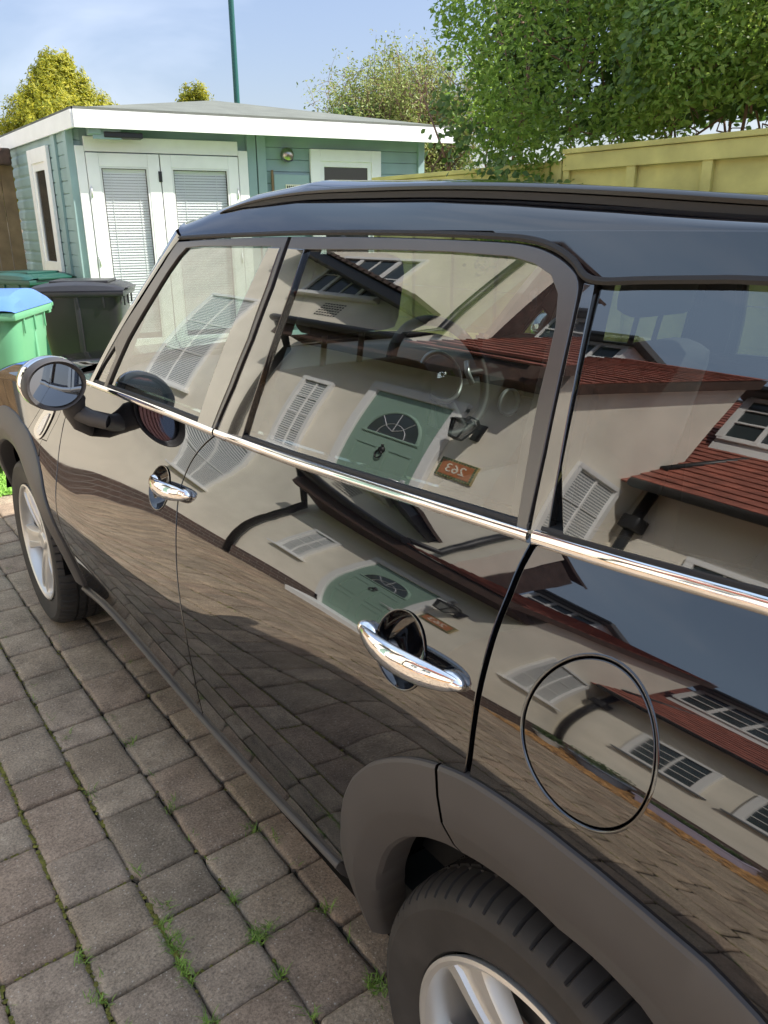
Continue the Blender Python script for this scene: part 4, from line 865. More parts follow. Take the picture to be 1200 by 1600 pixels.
mb = MB(); mb.box(-2.52, -2.20, 3.175, 4.215, -.03, .13, .012); mb.build('door_step', M['white'], house)
# front door
mb = MB()
mb.box(-2.50, -2.455, 3.175, 3.27, .13, 2.18, .008); mb.box(-2.50, -2.455, 4.10, 4.195, .13, 2.18, .008); mb.box(-2.50, -2.45, 3.175, 4.195, 2.12, 2.22, .008)
dfr = mb.build('door_frame', M['white'], house)
mb = MB(); mb.box(-2.505, -2.475, 3.27, 4.10, .13, 2.12, .004)
def molding(mb, y0, y1, z0, z1, x, t=.022, d=.010):
    mb.box(x, x+d, y0, y1, z0, z0+t, .003); mb.box(x, x+d, y0, y1, z1-t, z1, .003); mb.box(x, x+d, y0, y0+t, z0+t, z1-t, .003); mb.box(x, x+d, y1-t, y1, z0+t, z1-t, .003)
for y0, y1 in ((3.365, 3.635), (3.735, 4.005)): molding(mb, y0, y1, .98, 1.50, -2.476); molding(mb, y0, y1, .30, .84, -2.476)
fan = [(-2.476, 3.685+.29*math.cos(t), 1.63+.30*math.sin(t)) for t in np.linspace(0, math.pi, 25)]
mb.tube(fan, .016, 8); mb.tube([(-2.476, 3.375, 1.63), (-2.476, 3.995, 1.63)], .016, 8)
door = mb.build('front_door', M['green'], house)
mb = MB(); V = [(-2.470, 3.685, 1.64)]+[(-2.470, 3.685+.272*math.cos(t), 1.64+.275*math.sin(t)) for t in np.linspace(0, math.pi, 25)]; mb.add(V, [(0, i+1, i+2) for i in range(24)]); fg = mb.build('fanlight', M['pane'], door)
mb = MB()
for a in (50, 90, 130): mb.tube([(-2.466, 3.685, 1.70), (-2.466, 3.685+.13*math.cos(R(a)), 1.64+.13*math.sin(R(a))), (-2.466, 3.685+.27*math.cos(R(a)), 1.64+.27*math.sin(R(a)))], .004, 6)
mb.tube([(-2.466, 3.685+.15*math.cos(t), 1.64+.15*math.sin(t)) for t in np.linspace(0, math.pi, 15)], .004, 6); mb.build('glazing_lead', M['silver'], fg)
mb = MB(); mb.sphere((-2.465, 3.685, 1.47), (.022, .030, .040), 16, 10); mb.tube([(-2.455, 3.685+.032*math.cos(t), 1.41+.045*math.sin(t)) for t in np.linspace(0, 2*math.pi, 17)], .008, 8, False); mb.tube([(-2.462, 3.685, 1.50), (-2.450, 3.685, 1.53)], .01, 8); mb.build('door_knocker', M['black_iron'], door, True)
mb = MB(); mb.box(-2.475, -2.455, 3.32, 3.36, 1.14, 1.24, .006); mb.tube([(-2.455, 3.34, 1.20), (-2.425, 3.34, 1.20), (-2.425, 3.43, 1.20)], .010, 8); mb.build('door_handle', M['silver'], door, True)
def window(parent, x, y0, y1, z0, z1, cols, rows, m='pane', fr=.05, sill=True, face=1, axis='x', split=None):
    """a casement standing in the wall plane x, seen from +X; axis='y' for a wall facing -Y"""
    def bx(b, d0, d1, a0, a1, c0, c1, bev=.004):
        if axis == 'x': b.box(x+d0, x+d1, a0, a1, c0, c1, bev)
        else: b.box(a0, a1, x-d1, x-d0, c0, c1, bev)
    f_ = MB(); bx(f_, 0, .035, y0, y1, z1-fr, z1); bx(f_, 0, .035, y0, y1, z0, z0+fr); bx(f_, 0, .033, y0, y0+fr, z0+fr, z1-fr); bx(f_, 0, .033, y1-fr, y1, z0+fr, z1-fr)
    iy0, iy1, iz0, iz1 = y0+fr, y1-fr, z0+fr, z1-fr
    for i in range(1, cols): yy = iy0+(iy1-iy0)*i/cols; w_ = .028 if split and i in split else .009; bx(f_, .004, .026 if w_ > .02 else .018, yy-w_, yy+w_, iz0, iz1, .002)
    for j in range(1, rows): zz = iz0+(iz1-iz0)*j/rows; bx(f_, .004, .016, iy0, iy1, zz-.008, zz+.008, .002)
    fo = f_.build('window', M['white'], parent)
    p = MB(); bx(p, .001, .006, iy0, iy1, iz0, iz1, 0); p.build('pane', M[m], fo)
    if m == 'winblind':
        p = MB()
        for q in np.arange(iz0+.01, iz1, .03): bx(p, .0062, .0085, iy0, iy1, q, q+.014, 0)
        p.build('blind', M['white'], fo)
    if sill: s_ = MB(); bx(s_, 0, .085, y0-.05, y1+.05, z0-.05, z0, .006); s_.build('sill', M['lead'] if sill == 2 else M['white'], fo)
    return fo
window(house, -2.5, 4.66, 5.10, 1.05, 2.06, 2, 4, 'winblind')
window(house, -2.5, 6.92, 8.06, 1.30, 3.10, 2, 3, 'winblind')
window(house, -2.5, 5.15, 6.45, 3.35, 4.15, 4, 2, 'pane', split=(1, 3))
window(house, 2.65, -3.52, -2.98, 1.22, 2.34, 2, 3, 'winblind', axis='y')
window(house, -3.75, 1.55, 2.08, 1.12, 1.94, 2, 4, 'pane', sill=2, fr=.06); window(house, -3.75, .70, 1.33, 1.12, 1.94, 2, 4, 'pane', sill=2, fr=.06); window(house, -3.75, -2.6, -1.5, 1.0, 1.82, 4, 3, 'pane', sill=2, split=(2,))
# tiled roofs: stepped courses with separate tiles
def tiled(name, y0, y1, xe, ze, xr, zr, parent, m, exp=.115, tw=.17, th=.016):
    d = math.hypot(xr-xe, zr-ze); n = int(d/exp); V = []; Fc = []; ux, uz = (xr-xe)/d, (zr-ze)/d; nx_, nz_ = (uz, -ux) if uz*1 > 0 else (-uz, ux)
    if nz_ < 0: nx_, nz_ = -nx_, -nz_
    for i in range(n):
        a = i*exp; y = y0-(tw/2 if i % 2 else 0)
        while y < y1:
            ya, yb = max(y, y0)+.0015, min(y+tw, y1)-.0015
            if yb > ya:
                k = rng.uniform(0, .004); b = len(V)
                for (s_, h_) in ((a-.01, 0), (a-.01, th+k), (a+exp+.01, .002+k*.3)):
                    for yy in (ya, yb): V.append((xe+ux*s_+nx_*h_, yy, ze+uz*s_+nz_*h_))
                Fc += [(b, b+1, b+3, b+2), (b+2, b+3, b+5, b+4), (b, b+2, b+4), (b+1, b+5, b+3)]
            y += tw
    b = len(V); V += [(xe, y0, ze-.01), (xe, y1, ze-.01), (xr, y1, zr), (xr, y0, zr)]; Fc.append((b, b+1, b+2, b+3))
    return mesh_obj(name, V, Fc, m, parent)
rf = tiled('roof', -6.6, 3.84, -3.48, 2.44, -5.60, 5.05, house, M['tile'])
tiled('porch_roof', 2.56, 3.84, -2.17, 2.62, -3.95, 4.35, house, M['tile'])
mb = MB(); mb.add([(-2.5, 2.651, 2.60), (-2.5, 2.651, 2.90), (-3.95, 2.651, 4.31), (-3.95, 2.651, 2.60)], [(0, 1, 2, 3)]); mb.build('gable_infill', M['plaster'], house)
mb = MB(); V = []
for y in (2.56, 2.645):
    for x, z in ((-2.15, 2.47), (-2.15, 2.60), (-3.95, 4.33), (-3.95, 4.19)): V.append((x, y, z))
mb.add(V, [(0, 1, 2, 3), (7, 6, 5, 4), (0, 4, 5, 1), (1, 5, 6, 2), (2, 6, 7, 3), (3, 7, 4, 0)]); mb.build('verge_board', M['brown'], house)
M['darktile'] = mat('dark_weathered_roof_tile', (.075, .05, .042), .85, noise=(10, .4, 5), bump=(60, .6, .01))
mb = MB(); mb.box(-7.4, -4.0, -6.5, 3.84, 0, 2.38); mb.add([(-5.60, -6.6, 4.93), (-5.60, 3.84, 4.93), (-7.6, 3.84, 2.4), (-7.6, -6.6, 2.4)], [(0, 1, 2, 3)]); mb.build('rear_roof', M['darktile'], house)
mb = MB(); mb.tube([(-5.60, -6.6, 4.97), (-5.60, 3.84, 4.97)], .09, 10); mb.build('ridge_tile', M['darktile'], house, True)
# main two storey roof
mb = MB(); mb.add([(-2.44, 3.84, 4.53), (-2.44, 19.2, 4.53), (-3.2, 19.2, 4.62), (-3.2, 3.84, 4.62), (-2.44, 3.84, 4.49), (-3.2, 3.84, 4.58), (-2.44, 19.2, 4.49)], [(0, 1, 2, 3), (0, 4, 5, 3), (0, 1, 6, 4)]); mb.box(-3.1, -2.76, 3.87, 18.9, 2.6, 4.46); mb.build('upper_roof', M['darktile'], house)
def dormer(y0, y1, x, z0, z1):
    root = bpy.data.objects.new('dormer', None); COL.objects.link(root); root.parent = house
    m_ = MB(); m_.box(x-1.2, x, y0, y1, z0-.2, z1); m_.build('dormer_wall', M['white'], root)
    m_ = MB(); m_.box(x-1.3, x+.14, y0-.12, y1+.12, z1, z1+.09, .01); m_.build('dormer_roof', M['lead'], root)
    m_ = MB(); m_.box(x+.14, x+.20, y0-.12, y1+.12, z1+.0, z1+.06, .01); m_.build('dormer_gutter', M['black_iron'], root)
    f_ = MB(); cols = 3
    for i in range(cols+1): yy = y0+.03+(y1-y0-.06)*i/cols; w_ = .03 if i in (0, cols) else .018; f_.box(x+.002, x+.036, yy-w_, yy+w_, z0+.05, z1-.05, .003)
    for zz, w_ in ((z0+.05, .03), ((z0+z1)/2-.06, .012), ((z0+z1)/2+.14, .012), (z1-.05, .03)): f_.box(x+.002, x+.032, y0+.02, y1-.02, zz-w_, zz+w_, .003)
    f_.build('dormer_window', M['white'], root); f_ = MB(); f_.box(x+.0, x+.012, y0+.05, y1-.05, z0+.05, z1-.05); f_.build('dormer_pane', M['pane'], root)
dormer(4.08, 5.05, -4.15, 3.85, 4.72); dormer(1.85, 2.80, -4.30, 3.58, 4.30); dormer(-1.6, -.4, -4.3, 3.42, 4.15)
# porch canopy: brown fascia with a black gutter on top, dark soffit
mb = MB(); mb.box(-2.50, -2.20, 2.66, 5.55, 2.50, 2.62, .008); mb.box(-2.23, -2.19, 2.62, 5.58, 2.44, 2.62, .006); mb.build('canopy_fascia', M['brown'], house)
mb = MB(); mb.tube([(-2.14, 3.86, 2.635), (-2.14, 5.62, 2.635)], .052, 12); mb.box(-2.5, -2.2, 3.86, 5.56, 2.62, 2.69, .006); mb.build('gutter', M['black_iron'], house)
tiled('canopy_roof', 2.62, 3.6, -2.22, 2.70, -2.64, 2.95, house, M['tile'])
mb = MB(); mb.tube([(-2.16, 5.56, 2.60), (-2.30, 5.58, 2.50), (-2.44, 5.60, 2.36), (-2.44, 5.60, .05)], .038, 10); mb.build('downpipe', M['black_iron'], house, True)
mb = MB(); mb.tube([(-2.44, 4.02, 4.4), (-2.44, 4.02, 3.3), (-2.44, 4.0, 3.0), (-2.20, 3.95, 2.72)], .036, 10); mb.build('downpipe', M['black_iron'], house, True)
mb = MB(); mb.tube([(-3.68, 2.52, 2.46), (-3.68, 2.52, 1.9), (-3.68, 2.54, .05)], .040, 10); mb.box(-3.74, -3.60, 2.44, 2.58, 1.98, 2.14, .02); mb.tube([(-3.44, -6.6, 2.44), (-3.44, 2.55, 2.44)], .05, 10); mb.build('downpipe', M['black_iron'], house, True)
mb = MB(); mb.tube([(-4.9, 2.2, 4.0), (-4.3, 2.45, 3.42), (-3.75, 2.62, 2.80)], .035, 8); mb.build('roof_pipe', M['black_iron'], house, True)
# small lean-to roof climbing across the upper wall
mb = MB(); P0, P1 = (-2.5, 4.25, 3.22), (-2.5, 7.3, 4.28)
for k in range(22):
    t0, t1 = k/22, (k+1)/22+.01; y0_, y1_ = P0[1]+(P1[1]-P0[1])*t0, P0[1]+(P1[1]-P0[1])*t1; z0_, z1_ = P0[2]+(P1[2]-P0[2])*t0, P0[2]+(P1[2]-P0[2])*t1
    mb.add([(-2.5, y0_, z0_), (-2.16, y0_, z0_), (-2.16, y1_, z1_), (-2.5, y1_, z1_), (-2.5, y0_, z0_+.05), (-2.16, y0_, z0_+.05), (-2.16, y1_, z1_+.03), (-2.5, y1_, z1_+.03)], [(3, 2, 1, 0), (4, 5, 6, 7), (0, 1, 5, 4), (1, 2, 6, 5), (2, 3, 7, 6)])
mb.build('verge_tiles', M['darktile'], house)
mb = MB(); mb.add([(-2.5, 4.3, 3.10), (-2.19, 4.3, 3.10), (-2.19, 7.3, 4.15), (-2.5, 7.3, 4.15), (-2.5, 4.3, 3.215), (-2.19, 4.3, 3.215), (-2.19, 7.3, 4.265), (-2.5, 7.3, 4.265)], [(3, 2, 1, 0), (0, 1, 5, 4), (1, 2, 6, 5), (2, 3, 7, 6)]); mb.build('verge_board', M['black_iron'], house)
mb = MB(); 
for j in range(6):
    for i in range(8): mb.box(-2.5, -2.492, 5.5+i*.045, 5.52+i*.045, 3.0+j*.04, 3.018+j*.04)
mb.build('air_brick', M['black_iron'], house)
rebase(house, (-2.5, 3.6, 0))

# lantern beside the door
lan = thing('wall_lantern', 'black iron carriage lantern on the cream wall beside the green door', 'lantern', (-2.5, 2.98, 1.97))
mb = MB(); mb.box(0, .02, -.035, .035, -.10, .08, .006); mb.tube([(.02, 0, .02), (.08, 0, .09), (.14, 0, .085), (.155, 0, .05)], .010, 8); mb.tube([(.02, 0, -.06), (.07, 0, -.02), (.10, 0, .07)], .007, 8); mb.build('bracket', M['black_iron'], lan, True, R(40))
mb = MB().at((.155, 0, -.16)); mb.lathe([(.001, -.015), (.045, -.01), (.05, .0), (.045, .005), (.001, .005)], 6); mb.lathe([(.001, .255), (.012, .24), (.018, .215), (.10, .17), (.102, .16), (.001, .165)], 6)
for k in range(6): a = 2*math.pi*k/6; mb.tube([(.045*math.cos(a), .045*math.sin(a), 0), (.088*math.cos(a), .088*math.sin(a), .165)], .006, 6)
mb.build('lantern_frame', M['black_iron'], lan)
mb = MB().at((.155, 0, -.16)); mb.lathe([(.042, .004), (.084, .162)], 6); mb.build('lantern_glass', mat('smoky_glass', (.20, .21, .20), .1), lan)
# house number: 263 in raised figures on a terracotta plaque with a patterned rim
plq = thing('number_plaque', 'orange terracotta plaque with a mosaic rim and the number 263 on the cream wall', 'sign', (-2.5, 2.97, 1.53))
mb = MB(); mb.box(0, .018, -.165, .165, -.10, .10, .006); mb.build('plaque_rim', mat('ochre_mosaic', (.34, .27, .12), .5, noise=(60, .5, 2)), plq)
mb = MB()
for k in range(13):
    for z in (-.086, .086): mb.box(.017, .021, -.152+k*.0253-.007, -.152+k*.0253+.007, z-.008, z+.008, .002)
for k in range(1, 7):
    for y in (-.152, .152): mb.box(.017, .021, y-.007, y+.007, -.086+k*.0246-.007, -.086+k*.0246+.007, .002)
mb.build('rim_studs', mat('dark_green_glaze', (.05, .12, .07), .3), plq)
mb = MB(); mb.box(.016, .022, -.138, .138, -.072, .072, .003); mb.build('plaque_face', mat('terracotta', (.45, .17, .07), .6), plq)
cu = bpy.data.curves.new('numerals', 'FONT'); cu.body = '263'; cu.size = .125; cu.extrude = .002; cu.align_x = 'CENTER'; cu.align_y = 'CENTER'
tmp = bpy.data.objects.new('tmp', cu); COL.objects.link(tmp); dg = bpy.context.evaluated_depsgraph_get(); me = bpy.data.meshes.new_from_object(tmp.evaluated_get(dg)); bpy.data.objects.remove(tmp)
no = bpy.data.objects.new('numerals', me); me.materials.clear(); me.materials.append(mat('pale_glaze', (.75, .70, .60), .35)); link(no, plq); no.location = (.0235, 0, 0); no.rotation_euler = (R(90), 0, R(90))

# ---- mulch bed and planters under the far wall
M['mulch'] = mat('wood_chip', (.55, .31, .12), .85, noise=(120, .5, 2))
V = []; Fc = []
for _ in range(16000):
    x, y = rng.uniform(-3.70, -2.75), rng.uniform(-5, 2.50); l, w_ = rng.uniform(.012, .03), rng.uniform(.005, .011); a = rng.uniform(0, 6.28); z = rng.uniform(.0, .03); t1, t2 = rng.uniform(-.4, .4, 2); b = len(V)
    for u, v in ((-1, -1), (1, -1), (1, 1), (-1, 1)): V.append((x+u*l*math.cos(a)-v*w_*math.sin(a), y+u*l*math.sin(a)+v*w_*math.cos(a), z+t1*u*l+t2*v*w_))
    Fc.append((b, b+1, b+2, b+3))
tag(mesh_obj('wood_chip_mulch', V, Fc, M['mulch']), kind='stuff')
M['leaf'] = mat('leaf', (.055, .10, .025), .45, noise=(20, .5, 2))
def planter(name, label, x, y, r, h, m, group=None, trough=False):
    t = thing(name, label, 'planter', (x, y, 0), 0, group); mb = MB()
    if trough: mb.box(-.11, .11, -.30, .30, 0, h, .015); mb.box(-.125, .125, -.315, .315, h-.03, h, .008)
    else: mb.lathe([(.001, 0), (r*.7, 0), (r*.95, h*.9), (r*1.05, h*.9), (r*1.05, h), (r*.9, h), (r*.88, h*.85), (.001, h*.85)], 32)
    mb.build('pot', m, t, True, R(35)); V = []; Fc = []
    for _ in range(420):
        a = rng.uniform(0, 6.28); rr = r*rng.uniform(0, 1.1); px, py = (rng.uniform(-.1, .1), rng.uniform(-.28, .28)) if trough else (rr*math.cos(a), rr*math.sin(a)); pz = h+rng.uniform(-.01, .16 if not trough else .07); leafq(V, Fc, (px, py, pz), rng.uniform(.012, .026))
    mesh_obj('plant', V, Fc, M['leaf'], t); return t
def leafq(V, Fc, p, s, asp=.5):
    d = rng.normal(size=3); d /= np.linalg.norm(d); e = np.cross(d, rng.normal(size=3)); e /= np.linalg.norm(e)+1e-9; b = len(V); p = np.array(p)
    n = np.cross(d, e)*s*.18
    V += [tuple(p-d*s), tuple(p+e*s*asp+n), tuple(p+d*s), tuple(p-e*s*asp+n)]; Fc += [(b, b+1, b+2), (b, b+2, b+3)]
planter('round_planter', 'round blue grey tub planter at the foot of the cottage wall', -3.42, 1.95, .24, .26, mat('blue_grey_pot', (.16, .19, .25), .5))
planter('plant_pot', 'small pale plant pot beside the round tub under the wall', -3.38, 2.42, .12, .18, mat('pale_pot', (.5, .5, .48), .6))
planter('trough_planter', 'long pale lilac trough planter under the windows', -3.38, 1.30, .2, .20, mat('lilac_plastic', (.40, .37, .48), .5), trough=True)

# ================================================================ GARDEN BUILDING, BINS, FENCES, PLANTS
# ---- teal summerhouse
M['teal'] = mat('teal_painted_boards', (.27, .385, .385), .6, noise=(3, .14, 8), bump=(60, .12, .003))
M['whitewood'] = mat('worn_white_painted_wood', (.86, .86, .85), .5, noise=(6, .05, 4), bump=(40, .2, .003))
M['felt'] = mat('green_grey_roofing_felt', (.13, .14, .12), .95, noise=(4, .18, 5), bump=(220, .6, .003))
M['timber'] = mat('brown_fence_timber', (.20, .135, .075), .85, noise=(6, .35, 5), bump=(30, .5, .004))
M['darkgreen'] = mat('dark_green_plastic', (.012, .065, .050), .35, noise=(6, .15, 2))
M['blueglass'] = mat('dark_room_glass', (.03, .03, .03), .04)
SA = np.array([1.90, 7.75]); SU = np.array([.98126, -.19270]); SW_ = np.array([.19270, .98126]); sang = math.atan2(SU[1], SU[0])
shed = thing('summerhouse', 'teal boarded summerhouse with white doors and a broad white roof edge behind the car', 'summerhouse', (SA[0], SA[1], 0), sang)
# local axes: x along the front, y into the building, z up; the front wall is at y = .3
def cap_board(mb, x0, x1, y, z0, z1, step=.118, d=.018):
    z = z0
    while z < z1:
        zt = min(z+step, z1); d = .009; mb.add([(x0, y, z+.002), (x1, y, z+.002), (x1, y-d, z+.006), (x0, y-d, z+.006), (x1, y-d, zt-.003), (x0, y-d, zt-.003), (x1, y, zt), (x0, y, zt)], [(0, 1, 2, 3), (3, 2, 4, 5), (5, 4, 6, 7)]); z = zt
mb = MB(); cap_board(mb, 1.70, 3.80, .30, .02, 2.46); cap_board(mb, .0, .06, .30, .02, 2.46)
mb.box(.0, 3.80, .301, .36, 0, 2.46); mb.build('front_wall', M['teal'], shed)
# the left wall runs back at a slight angle
lw = math.atan2(0, 1)-sang+R(90); c_, s_ = math.cos(lw), math.sin(lw)
mb = MB(); LWL = 2.45
def lwp(t, o, z): return (-.03+c_*t-o*s_*-1*-1, .30+s_*t+o*c_, z)
def lbox(mb, t0, t1, o0, o1, z0, z1):
    V = [lwp(t, o, z) for z in (z0, z1) for o in (o0, o1) for t in (t0, t1)]; mb.add(V, [(0, 2, 3, 1), (4, 5, 7, 6), (0, 1, 5, 4), (2, 6, 7, 3), (0, 4, 6, 2), (1, 3, 7, 5)])
z = .02
while z < 2.42:
    V = [lwp(0, 0, z+.002), lwp(LWL-.02, 0, z+.002), lwp(LWL+.03, .009, z+.030), lwp(0, .009, z+.006), lwp(LWL+.03, .009, z+.090), lwp(0, .009, z+.115), lwp(LWL-.02, 0, z+.118), lwp(0, 0, z+.118)]; mb.add(V, [(0, 1, 2, 3), (3, 2, 4, 5), (5, 4, 6, 7)]); z += .118
lbox(mb, 0, LWL, -.06, -.001, 0, 2.46); mb.build('side_wall', M['teal'], shed)
mb = MB(); lbox(mb, .42, .56, .010, .034, .02, 2.40); mb.build('corner_trim', M['teal'], shed)
mb = MB(); lbox(mb, -.012, .13, .010, .030, .02, 2.40); mb.build('corner_trim', M['teal'], shed)
mb = MB(); mb.box(-.07, .0, .272, .30, .02, 2.40, .004); mb.build('corner_trim', M['teal'], shed)
mb = MB(); mb.box(1.705, 1.80, .262, .298, .02, 2.40, .005); mb.build('corner_trim', M['teal'], shed)
mb = MB(); mb.box(1.81, 1.905, .250, .298, .02, 2.40, .005); mb.build('corner_trim', M['teal'], shed)
mb = MB(); mb.box(3.72, 3.80, .262, .296, .02, 2.44, .006); mb.build('corner_trim', M['teal'], shed)
mb = MB(); t0, t1 = .72, 1.52
lbox(mb, t0, t0+.13, .018, .05, .98, 2.27); lbox(mb, t1-.13, t1, .018, .05, .98, 2.27); lbox(mb, t0+.13, t1-.13, .018, .048, 2.13, 2.27); lbox(mb, t0+.13, t1-.13, .018, .048, .98, 1.12)
lbox(mb, t0+.13, t0+.20, .018, .036, 1.12, 2.13); lbox(mb, t1-.20, t1-.13, .018, .036, 1.12, 2.13); lbox(mb, t0+.2, t1-.2, .018, .035, 2.05, 2.13)
wf = mb.build('window', M['whitewood'], shed); mb = MB(); lbox(mb, t0+.2, t1-.2, .018, .024, 1.12, 2.05); mb.build('pane', M['blueglass'], wf)
# double doors with blinds
mb = MB(); mb.box(.0, .085, .24, .298, .03, 2.215, .006); mb.box(1.60, 1.70, .24, .298, .03, 2.215, .006); mb.box(.085, 1.60, .242, .298, 2.165, 2.30, .006); mb.build('door_frame', M['whitewood'], shed)
M['doorglass'] = glassmat('door_glass', (.88, .90, .90), 1.75)
M['blind'] = mat('white_blind_slat', (.78, .79, .79), .55)
M['ral'] = mat('white_window_bar', (.7, .7, .7), .5)
for x0, x1, hx in ((.090, .785, .11), (.795, 1.592, 1.575)):
    m_ = MB(); sw = .115 if x0 < .5 else .105
    m_.box(x0, x0+sw, .232, .285, .04, 2.155, .005); m_.box(x1-sw, x1, .232, .285, .04, 2.155, .005); m_.box(x0+sw, x1-sw, .234, .285, 2.035, 2.155, .005); m_.box(x0+sw, x1-sw, .234, .285, .04, .36, .005)
    dr = m_.build('door', M['whitewood'], shed); gx0, gx1 = x0+sw, x1-sw
    m_ = MB(); m_.box(gx0, gx0+.018, .236, .26, .36, 2.035); m_.box(gx1-.018, gx1, .236, .26, .36, 2.035); m_.box(gx0+.018, gx1-.018, .236, .26, 2.017, 2.035); m_.build('glazing_bead', M['ral'], dr)
    m_ = MB(); m_.add([(gx0, .262, .36), (gx1, .262, .36), (gx1, .262, 2.035), (gx0, .262, 2.035)], [(0, 1, 2, 3)]); m_.build('door_glass', M['doorglass'], dr)
    m_ = MB()
    for k, z in enumerate(np.arange(.42, 1.98, .0262)): m_.add([(gx0+.03, .270, z), (gx1-.025, .270, z+rng.uniform(-.001, .001)), (gx1-.025, .278, z+.0235), (gx0+.03, .278, z+.0235)], [(0, 1, 2, 3)])
    m_.box(gx0+.03, gx1-.025, .268, .292, 1.985, 2.012, .004)
    for fx in (.22, .78): m_.box(gx0+(gx1-gx0)*fx-.002, gx0+(gx1-gx0)*fx+.002, .267, .269, .42, 1.99)
    m_.build('blind', M['blind'], dr)
    m_ = MB(); m_.box(gx0-.01, gx1+.01, .293, .298, .36, 2.03); m_.build('blind_backing', M['blueglass'], dr)
    m_ = MB()
    for z in (.5, 1.15, 1.80): m_.tube([(hx, .228, z-.05), (hx, .228, z+.05)], .008, 8)
    m_.build('hinge', M['silver'], dr, True)
mb = MB(); mb.box(.765, .80, .222, .236, 1.90, 2.00, .004); mb.build('door_bolt', M['black'], shed)
mb = MB(); mb.box(.70, .735, .224, .234, .96, 1.12, .004); mb.tube([(.717, .224, 1.05), (.717, .19, 1.05), (.64, .19, 1.05)], .009, 8); mb.build('door_handle', M['silver'], shed, True)
# right-hand window, white surround
mb = MB(); a, b_ = 2.40, 3.24; mb.box(a, a+.115, .242, .285, 1.0, 2.26, .005); mb.box(b_-.115, b_, .242, .285, 1.0, 2.26, .005); mb.box(a+.115, b_-.115, .244, .285, 2.14, 2.26, .005); mb.box(a+.115, b_-.115, .244, .285, 1.0, 1.12, .005)
mb.box(a+.115, a+.16, .256, .285, 1.12, 2.14, .004); mb.box(b_-.16, b_-.115, .256, .285, 1.12, 2.14, .004); mb.box(a+.16, b_-.16, .256, .285, 2.085, 2.14, .004)
wf = mb.build('window', M['whitewood'], shed); mb = MB(); mb.box(a+.16, b_-.16, .27, .28, 1.12, 2.085); mb.build('pane', M['blueglass'], wf)
# roof: felt pyramid with white fascia boards and a dark underside
cr = [(0, 0), (4.05, 0), (4.05, 3.4), (1.9, 4.0), (c_*3.35-.0, s_*3.35+.0)]
pk = (1.75, 1.75, 2.88)
mb = MB(); V = [(x, y, 2.512) for x, y in cr]+[pk]; mb.add(V, [(i, (i+1) % 5, 5) for i in range(5)]); V = [(x*1.0, y*1.0, 2.500) for x, y in cr]; mb.add(V, [(4, 3, 2, 1, 0)])
for k in range(5):
    p, q = cr[k], cr[(k+1) % 5]; nx_, ny_ = (q[1]-p[1]), -(q[0]-p[0]); l = math.hypot(nx_, ny_); nx_, ny_ = nx_/l*.012, ny_/l*.012
    mb.add([(p[0]+nx_, p[1]+ny_, 2.500), (q[0]+nx_, q[1]+ny_, 2.500), (q[0]+nx_, q[1]+ny_, 2.522), (p[0]+nx_, p[1]+ny_, 2.522), (p[0]-nx_*4, p[1]-ny_*4, 2.530), (q[0]-nx_*4, q[1]-ny_*4, 2.530)], [(0, 1, 2, 3), (3, 2, 5, 4)])
roof_s = mb.build('roof', M['felt'], shed)
for (p, q, n_) in (((0, 0), (2.02, 0), 0), ((2.024, 0), (3.36, 0), 0), ((3.364, 0), (4.05, 0), 0), ((0, 0), cr[4], 1)):
    d = np.array(q)-np.array(p); L = np.linalg.norm(d); d = d/L; nn = np.array([d[1], -d[0]]) if n_ == 0 else np.array([-d[1], d[0]]); o = np.array([rng.uniform(-.001, .001)])*0
    V = []
    for z in (2.345, 2.498):
        for pp, e in ((p, 0.0), (q, 0.0)):
            for w_ in (-.001, .022): V.append((pp[0]+nn[0]*w_, pp[1]+nn[1]*w_, z))
    mb = MB(); mb.add(V, [(0, 1, 3, 2), (4, 6, 7, 5), (0, 4, 5, 1), (2, 3, 7, 6), (0, 2, 6, 4), (1, 5, 7, 3)]); mb.build('fascia_board', M['whitewood'], shed)
mb = MB(); mb.box(.10, 3.95, .02, .28, 2.40, 2.495); mb.box(.12, .24, .03, .20, 2.30, 2.42, .01); mb.box(.16, .42, .05, .08, 2.26, 2.36, .004); mb.box(.02, 3.80, .30, 3.2, 2.455, 2.495); mb.build('eaves_timber', M['teal'], shed)
mb = MB(); mb.box(.26, .62, .04, .20, 2.275, 2.325, .008); mb.build('eaves_heater', M['black'], shed)
# bulkhead lamp, board with the little notice
lamp = thing('bulkhead_lamp', 'round metal bulkhead lamp on the teal boards left of the window', 'wall lamp', tuple(np.append(SA+SU*2.135+SW_*.27, 2.19)), sang)
mb = MB(); mb.sphere((0, -.03, 0), (.072, .075, .074), 28, 16); mb.build('lamp_shell', mat('brushed_steel', (.42, .39, .33), .28, 1, noise=(20, .2, 3)), lamp, True)
mb = MB(); mb.lathe([(.001, 0), (.048, 0), (.052, -.012), (.001, -.012)], 24); mb.V = [(x, -.065+.3*y, -.028+z*1.4+y*.45) for x, y, z in mb.V]; mb.build('lamp_lens', M['black'], lamp)
brd = thing('notice_board', 'small teal board with a slatted edge hung under the bulkhead lamp', 'board', tuple(np.append(SA+SU*2.18+SW_*.26, 1.80)), sang)
mb = MB(); mb.box(-.20, .20, -.012, .010, -.22, .20, .004); mb.build('panel', M['teal'], brd); mb = MB(); mb.box(-.226, -.204, -.018, .012, -.20, .24, .004); mb.build('edge_batten', M['timber'], brd)
sg = thing('notice', 'small pale notice printed in dark capitals, fixed to the teal board', 'sign', tuple(np.append(SA+SU*2.19+SW_*.242, 1.80)), sang)
mb = MB(); mb.box(-.085, .085, -.004, .004, -.05, .10, .002); mb.build('plate', mat('cream_card', (.70, .70, .50), .5), sg)
mb = MB()
